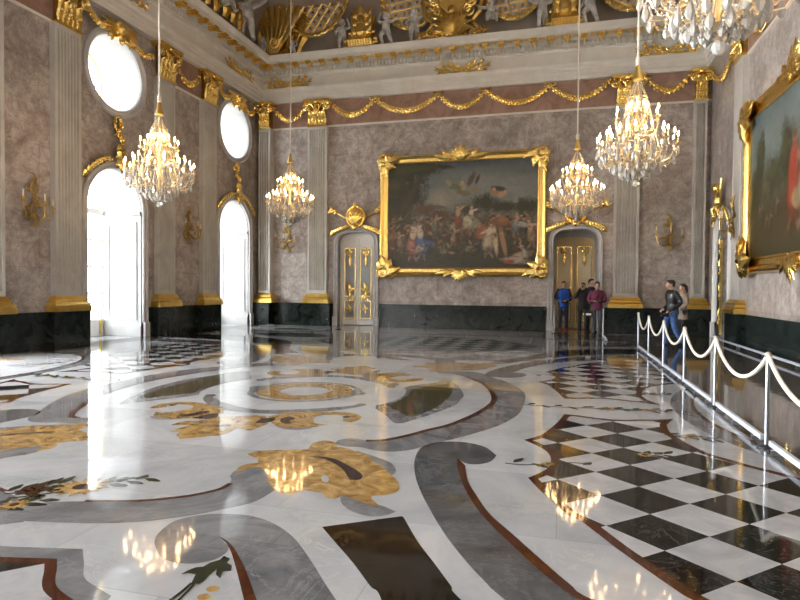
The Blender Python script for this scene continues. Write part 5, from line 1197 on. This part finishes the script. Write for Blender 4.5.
# ================================================================ STUCCO AND GILT ON THE COVE
YC = YB-.72
def ell(rx, rz, n=36): return [(rx*math.cos(2*PI*k/n), rz*math.sin(2*PI*k/n)) for k in range(n)]
def lattice_cartouche(label, loc, rz, rx, rzz, tilt=.5):
    t = thing('lattice_cartouche', label, 'ceiling ornament', loc, rz, 'gilded lattice cartouches on the cove')
    gd = MB(); gd.prism(ell(rx, rzz), .0, .30)
    g = MB(); d = .30
    for a in (tilt, tilt+PI/2*1.06):
        c, s = math.cos(a), math.sin(a)
        for k in range(-8, 9):
            o = k*d; px, pz = -s*o, c*o; T = []        # chord inside the ellipse
            A = (c/rx)**2+(s/rzz)**2; B = 2*(px*c/rx**2+pz*s/rzz**2); D = (px/rx)**2+(pz/rzz)**2-1; q = B*B-4*A*D
            if q <= 0: continue
            for sg in (-1, 1): u = (-B+sg*math.sqrt(q))/(2*A); T.append((px+c*u, -.02, pz+s*u))
            g.loft(T, .032, .035, seg=6)
    g.build('lattice', MT['goldflat'], t)
    r = gd; r.mi = 1; c, s = math.cos(tilt), math.sin(tilt); c2, s2 = math.cos(tilt+PI/2*1.06), math.sin(tilt+PI/2*1.06)
    for i in range(-8, 9):
        for j in range(-8, 9):
            x = (i+.5)*d*c+(j+.5)*d*c2; z = (i+.5)*d*s+(j+.5)*d*s2
            if (x/rx)**2+(z/rzz)**2 < .82: r.ball((x, -.02, z), (.065, .04, .065), 6, 4)
    r.build('coffered_ground', [MT['statue'], MT['dullgold']], t)
    b = MB(); P = [(x*1.03, -.05, z*1.03) for x, z in ell(rx, rzz)+ell(rx, rzz)[:1]]; b.loft(P, .09, .09, seg=8)
    for k in range(18): a = PI+PI*k/17; b.leaf((rx*1.05*math.cos(a), -.1, rzz*1.05*math.sin(a)), a+PI*.5, .32, .14, .1, .05, 5)
    b.build('border', MT['gold'], t); return t
def console(label, u, v0, w, h):
    c = at_y(u, v0, YC); t = thing('scroll_console', label, 'ceiling ornament', (c.x, YB-.35, 10.67), 0, 'gilded scroll consoles on the cove')
    m = MB(); n = 9
    for k in range(n):
        x = (k-(n-1)/2)*w/n; m.loft([(x, -.08, h*1.5), (x, -.22, h*1.0), (x, -.34, h*.62), (x, -.58, h*.40), (x, -.70, h*.22), (x, -.58, h*.06), (x, -.44, h*.10), (x, -.46, h*.22)], [w/n*.62]*8, [.05]*8, side=(1, 0, 0), seg=6)
    m.build('volute', MT['gold'], t)
    b = MB(); b.box(-w*.62, w*.62, -.34, .30, .0, h*.30); b.loft([(-w*.72, -.42, .17), (-w*.6, -.42, .17), (-w*.3, -.42, .17), (0, -.42, .17), (w*.3, -.42, .17), (w*.6, -.42, .17), (w*.72, -.42, .17)], [.10, .16, .13, .15, .13, .16, .10], seg=12)
    b.build('block', MT['dullgold'], t)
    g = MB()
    for k in range(3): g.leaf((0, -.42, h*.35+.3*k), PI/2, h*.75, .34-.05*k, .0, .14); g.leaf((-w*.2, -.40, h*.4+.3*k), PI/2+.2, h*.6, .22, .12, .1); g.leaf((w*.2, -.40, h*.4+.3*k), PI/2-.2, h*.6, .22, -.12, .1)
    for s in (-1, 1): g.ball((s*w*.62, -.5, h*.28), (.10, .12, .12), 8, 6); g.ball((s*w*.5, -.40, h*.62), (.09, .09, .09), 8, 6)
    g.build('acanthus', MT['gold'], t)
console('left gilded scroll console standing on the cornice between two putti', 362, 41, .95, .95)
console('right gilded scroll console on the cornice, beside the chandelier rod', 565, 22, .95, .95)
for u, v, rx, rz_, ti, lb in [(314, -9, 1.42, 1.68, .95, 'gilded lattice cartouche on the cove left of the left scroll console'), (411, -8, 1.06, 1.30, .12, 'gilded lattice cartouche between the left console and the central gilt cartouche'),
                          (514, -14, .95, 1.12, .12, 'gilded lattice cartouche on the cove right of the central gilt cartouche'), (636, -32, 1.3, 1.35, .95, 'sliver of gilded lattice right of the right scroll console')]:
    c = at_y(u, v, YC); lattice_cartouche(lb, (c.x, YC, c.z), 0, rx, rz_, ti)
c = at_y(453, 2, YC); t = thing('gilt_cartouche', 'central gilded rocaille cartouche on the cornice over the painting', 'ceiling ornament', (c.x, YC, 10.67), 0)
m = MB(); m.prism([(x, z+1.45) for x, z in ell(.85, .75)], -.02, .4); m.build('shield_field', MT['goldflat'], t)
for s in (-1, 1):
    m = MB()
    for k in range(3): m.scroll((s*(.62+.10*k), .95+.32*k), .26-.03*k, 1.5, PI*.5, s, .06, -.10, tail=[(s*(1.1+.1*k), 0, 1.8+.3*k), (s*(1.12+.05*k), 0, 1.5+.3*k)])
    m.loft([(s*.9, -.05, 1.9), (s*1.12, -.08, 1.4), (s*1.0, -.12, .85), (s*.72, -.12, .55), (s*.95, -.12, .25), (s*1.2, -.1, .12)], [.08, .09, .10, .09, .08, .05], seg=8)
    m.build('scroll', MT['gold'], t)
m = MB()
for k in range(9): m.leaf((0, -.15, .1), PI/2+(k-4)*.26, 1.05-.05*abs(k-4), .24, .05*(k-4), .12)
for k in range(15): m.leaf((-1.2+.17*k, -.1, .02), PI/2+.3*math.sin(k*2.1), .34, .16, .2*(-1)**k, .08); m.ball((-1.2+.17*k, -.16, .10+.05*math.sin(k)), (.09, .08, .08), 6, 4)
m.ball((0, -.28, .95), (.15, .12, .17), 10, 6); m.build('foliage', MT['dullgold'], t)
c = at_y(272, 12, YC); t = thing('gilt_shell', 'large gilded shell scroll on the cove in the far left corner', 'ceiling ornament', (c.x, YC, 10.72), 0)
m = MB()
for k in range(7):
    a = PI*.60-.13*k; m.loft([(-.25+.08*k+math.cos(a-.5*(1-u))*2.1*u, -.05-.22*math.sin(PI*u), .1+math.sin(a-.35*(1-u))*2.0*u) for u in [i/7 for i in range(8)]], [.03, .06, .085, .105, .12, .13, .12, .08], [.03, .05, .06, .07, .07, .06, .05, .03], side=(math.sin(a), 0, -math.cos(a)), seg=8)
m.build('ribs', MT['gold'], t)
m = MB(); m.scroll((.22, .42), .24, 1.4, .3, -1, .055, -.25, tail=[(1.05, 0, 1.9), (.9, 0, 1.3), (.68, 0, .75), (.5, 0, .5)]); m.loft([(-.45, .0, .1), (-.5, -.06, .8), (-.2, -.08, 1.5), (.0, -.02, 2.0)], [.10, .13, .14, .1], seg=8); m.build('scroll_edge', MT['goldflat'], t)
m = MB()
for k in range(9): m.leaf((-.3+.16*k, .1, .1), PI/2-.09*k+.3, 1.9, .42, .1*(-1)**k, .08)
m.build('acanthus', MT['dullgold'], t)
def on_left(u, v, out=.72):
    d = ray(u, v); q = (XL+out)/d.x; return Vector((XL+out, q*d.y, H+q*d.z))
c = on_left(205, -2); t = thing('gilt_cartouche', 'dark gilded rocaille on the cove above the window wall cornice', 'ceiling ornament', (XL+.72, c.y, 10.72), PI/2)
m = MB()
for s in (-1, 1): m.scroll((s*.7, .6), .30, 1.5, PI*.5, s, .07, -.1, tail=[(s*1.4, 0, 1.9), (s*1.25, 0, 1.2)]); m.scroll((s*1.6, .5), .26, 1.4, PI*.5, -s, .06, -.1)
for k in range(9): m.leaf((-2+.5*k, -.1, .1), PI/2+.3*math.sin(k*1.7), .9, .3, .1*(-1)**k, .1)
m.build('foliage', MT['dullgold'], t)
def putto(label, u, h, yaw, aL, aR, legs, pw=.85, Y=None, left=None, z=10.68, lean=0):
    """plump child figure in stucco, modelled at 1 m"""
    if left is None: Y = Y or YB-pw; p = at_y(u, 30, Y); x = p.x
    else: x, Y = left
    t = thing('putto_statue', label, 'statue', (x, Y, z), yaw, 'grey and white stucco putti on the cornice'); t.scale = (h, h, h)
    b = MB(); b.ball((0, -.01+lean, .855), (.105, .12, .125), 14, 10); b.ball((0, -.115+lean, .835), .022, 6, 4); b.ball((0, -.09+lean, .79), (.05, .04, .035), 8, 5)
    for s in (-1, 1): b.ball((s*.055, -.085+lean, .825), (.04, .035, .04), 8, 5); b.ball((s*.105, .0+lean, .84), (.018, .025, .035), 6, 4)
    b.loft([(0, .02+lean*.6, .66), (0, .01+lean, .78)], [.06, .055], seg=10)
    torso_rings(b, [(.38, .10, .085, 0, 0), (.44, .135, .11, 0, 0), (.52, .13, .12, 0, -.01+lean*.3), (.62, .125, .10, 0, lean*.5), (.70, .11, .08, 0, lean*.6), (.74, .06, .05, 0, lean*.7)])
    for s, (el, wr, hd) in ((-1, aL), (1, aR)): limb(b, [(s*.12, .01+lean*.6, .69), el, wr], [.055, .048, .032]); hand(b, wr, hd, (0, 0, 1) if abs(hd[2]) < .8 else (0, 1, 0), s, .5, .75)
    for lg in legs: limb(b, list(lg), [.085, .065, .038]); f = Vector(lg[-1]); b.loft([f, f+Vector((0, -.05, -.02)), f+Vector((0, -.12, -.03))], [.035, .036, .02], seg=8)
    link_mesh('body', remesh(b, .011, 2), MT['statue'], t)
    hr = MB(); r_ = random.Random(u)
    for k in range(26):
        a = r_.uniform(0, 2*PI); e = r_.uniform(.15, 1.4); hr.ball((.098*math.cos(a)*math.cos(e), .005+lean+.11*math.sin(a)*math.cos(e)*(1 if math.sin(a) > 0 else .7), .865+.12*math.sin(e)), .034, 6, 4)
    link_mesh('hair', remesh(hr, .012, 1), MT['statue'], t)
    for s in (-1, 1): e = MB(); e.ball((s*.038, -.108+lean, .865), .011, 6, 4); e.build('eye', MT['cove'], t)
    return t
STAND = [((-.07, 0, .40), (-.09, -.05, .22), (-.08, .0, .045)), ((.07, 0, .40), (.10, .03, .22), (.11, .05, .045))]
STRIDE = [((-.07, 0, .40), (-.12, -.12, .26), (-.10, -.02, .045)), ((.07, 0, .40), (.11, .05, .22), (.16, .12, .05))]
SIT = [((-.07, -.02, .38), (-.12, -.22, .40), (-.13, -.25, .20)), ((.07, -.02, .38), (.14, -.20, .36), (.16, -.27, .16))]
UPL = ((-.25, -.02, .74), (-.20, -.04, .92), (.3, 0, 1)); UPR = ((.25, -.02, .74), (.20, -.04, .92), (-.3, 0, 1)); DNL = ((-.22, .0, .56), (-.20, -.12, .46), (0, -.4, -.8)); DNR = ((.22, .0, .56), (.20, -.12, .46), (0, -.4, -.8)); OUTR = ((.26, -.03, .66), (.40, -.08, .70), (1, -.2, .2)); OUTL = ((-.26, -.03, .66), (-.40, -.08, .70), (-1, -.2, .2))
c = on_left(247, 30, .9); putto('large white stucco putto in the far left corner, arm stretched to the gilt shell', 249, 1.75, .75, DNL, ((.25, -.05, .74), (.40, -.06, .86), (1, 0, .5)), STRIDE, left=(XL+.9, c.y))
putto('small dark putto crouching on the corner of the cornice below the large one', 263, .85, -.3, OUTL, DNR, SIT, 1.0, z=10.55)
putto('putto peeking over the cornice left of the lattice cartouche, by the chandelier rod', 293, .62, .4, DNL, UPR, SIT, .9, z=10.55)
putto('white putto touching its head, just left of the left scroll console', 342, 1.12, .35, DNL, UPR, STAND)
putto('dark putto with raised arm, just right of the left scroll console', 386, 1.20, -.25, UPL, OUTR, STRIDE)
putto('grey putto standing left of the central gilt cartouche', 414, 1.22, .2, DNL, UPR, STAND)
putto('putto seated on the right shoulder of the central gilt cartouche, arm out', 491, 1.15, .15, OUTL, DNR, SIT, z=10.82)
putto('putto leaning left of the right scroll console', 542, 1.30, .4, OUTL, UPR, STRIDE)
putto('putto right of the right scroll console, by the cornice', 590, 1.30, -.5, DNL, UPR, STRIDE)
c = on_left(222, 20, .9); putto('dark putto on the window wall cornice near the corner, cut by the photo edge', 222, 1.5, PI/2-.4, DNL, OUTR, SIT, left=(XL+.88, c.y))
# ================================================================ LIGHT
w = bpy.data.worlds.new('sky'); S.world = w; w.use_nodes = True
bgn = w.node_tree.nodes['Background']; bgn.inputs[0].default_value = (.87, .94, 1.0, 1); bgn.inputs[1].default_value = 17.0
for i, y in enumerate(WIN):
    for z, sz, sy in ((2.4, 2.2, 4.9), (OZ, 2.1, 2.1)):
        l = bpy.data.lights.new('window_daylight_portal', 'AREA'); l.shape = 'RECTANGLE'; l.size = sz; l.size_y = sy; l.cycles.is_portal = True
        o = bpy.data.objects.new('window_daylight_portal', l); C.objects.link(o); o.location = (XL-WT-.05, y, z); o.rotation_euler = (PI/2, 0, -PI/2)
def daylight(loc, rot, sx, sy, e):
    l = bpy.data.lights.new('window_daylight', 'AREA'); l.shape = 'RECTANGLE'; l.size = sx; l.size_y = sy; l.energy = e; l.color = (.97, .98, 1.0)
    o = bpy.data.objects.new('window_daylight', l); C.objects.link(o); o.location = loc; o.rotation_euler = rot
for y in (8.06, 2.02, -4.30): daylight((XL-WT+.10, y, 2.4), (PI/2, 0, -PI/2), 2.0, 4.6, 2500); daylight((XL-WT+.10, y, OZ), (PI/2, 0, -PI/2), 1.4, 1.4, 800)  # extra fill lamps in the out-of-view window bays, added to brighten the walls
S.view_settings.view_transform = 'Standard'; S.view_settings.look = 'None'; S.view_settings.gamma = 1; S.view_settings.exposure = 0.44; S.view_settings.use_curve_mapping = False
cy = S.cycles; cy.use_denoising = True; cy.max_bounces = 10; cy.diffuse_bounces = 6; cy.glossy_bounces = 5; cy.transmission_bounces = 6; cy.transparent_max_bounces = 8
cy.sample_clamp_indirect = 12; cy.caustics_reflective = False; cy.caustics_refractive = False
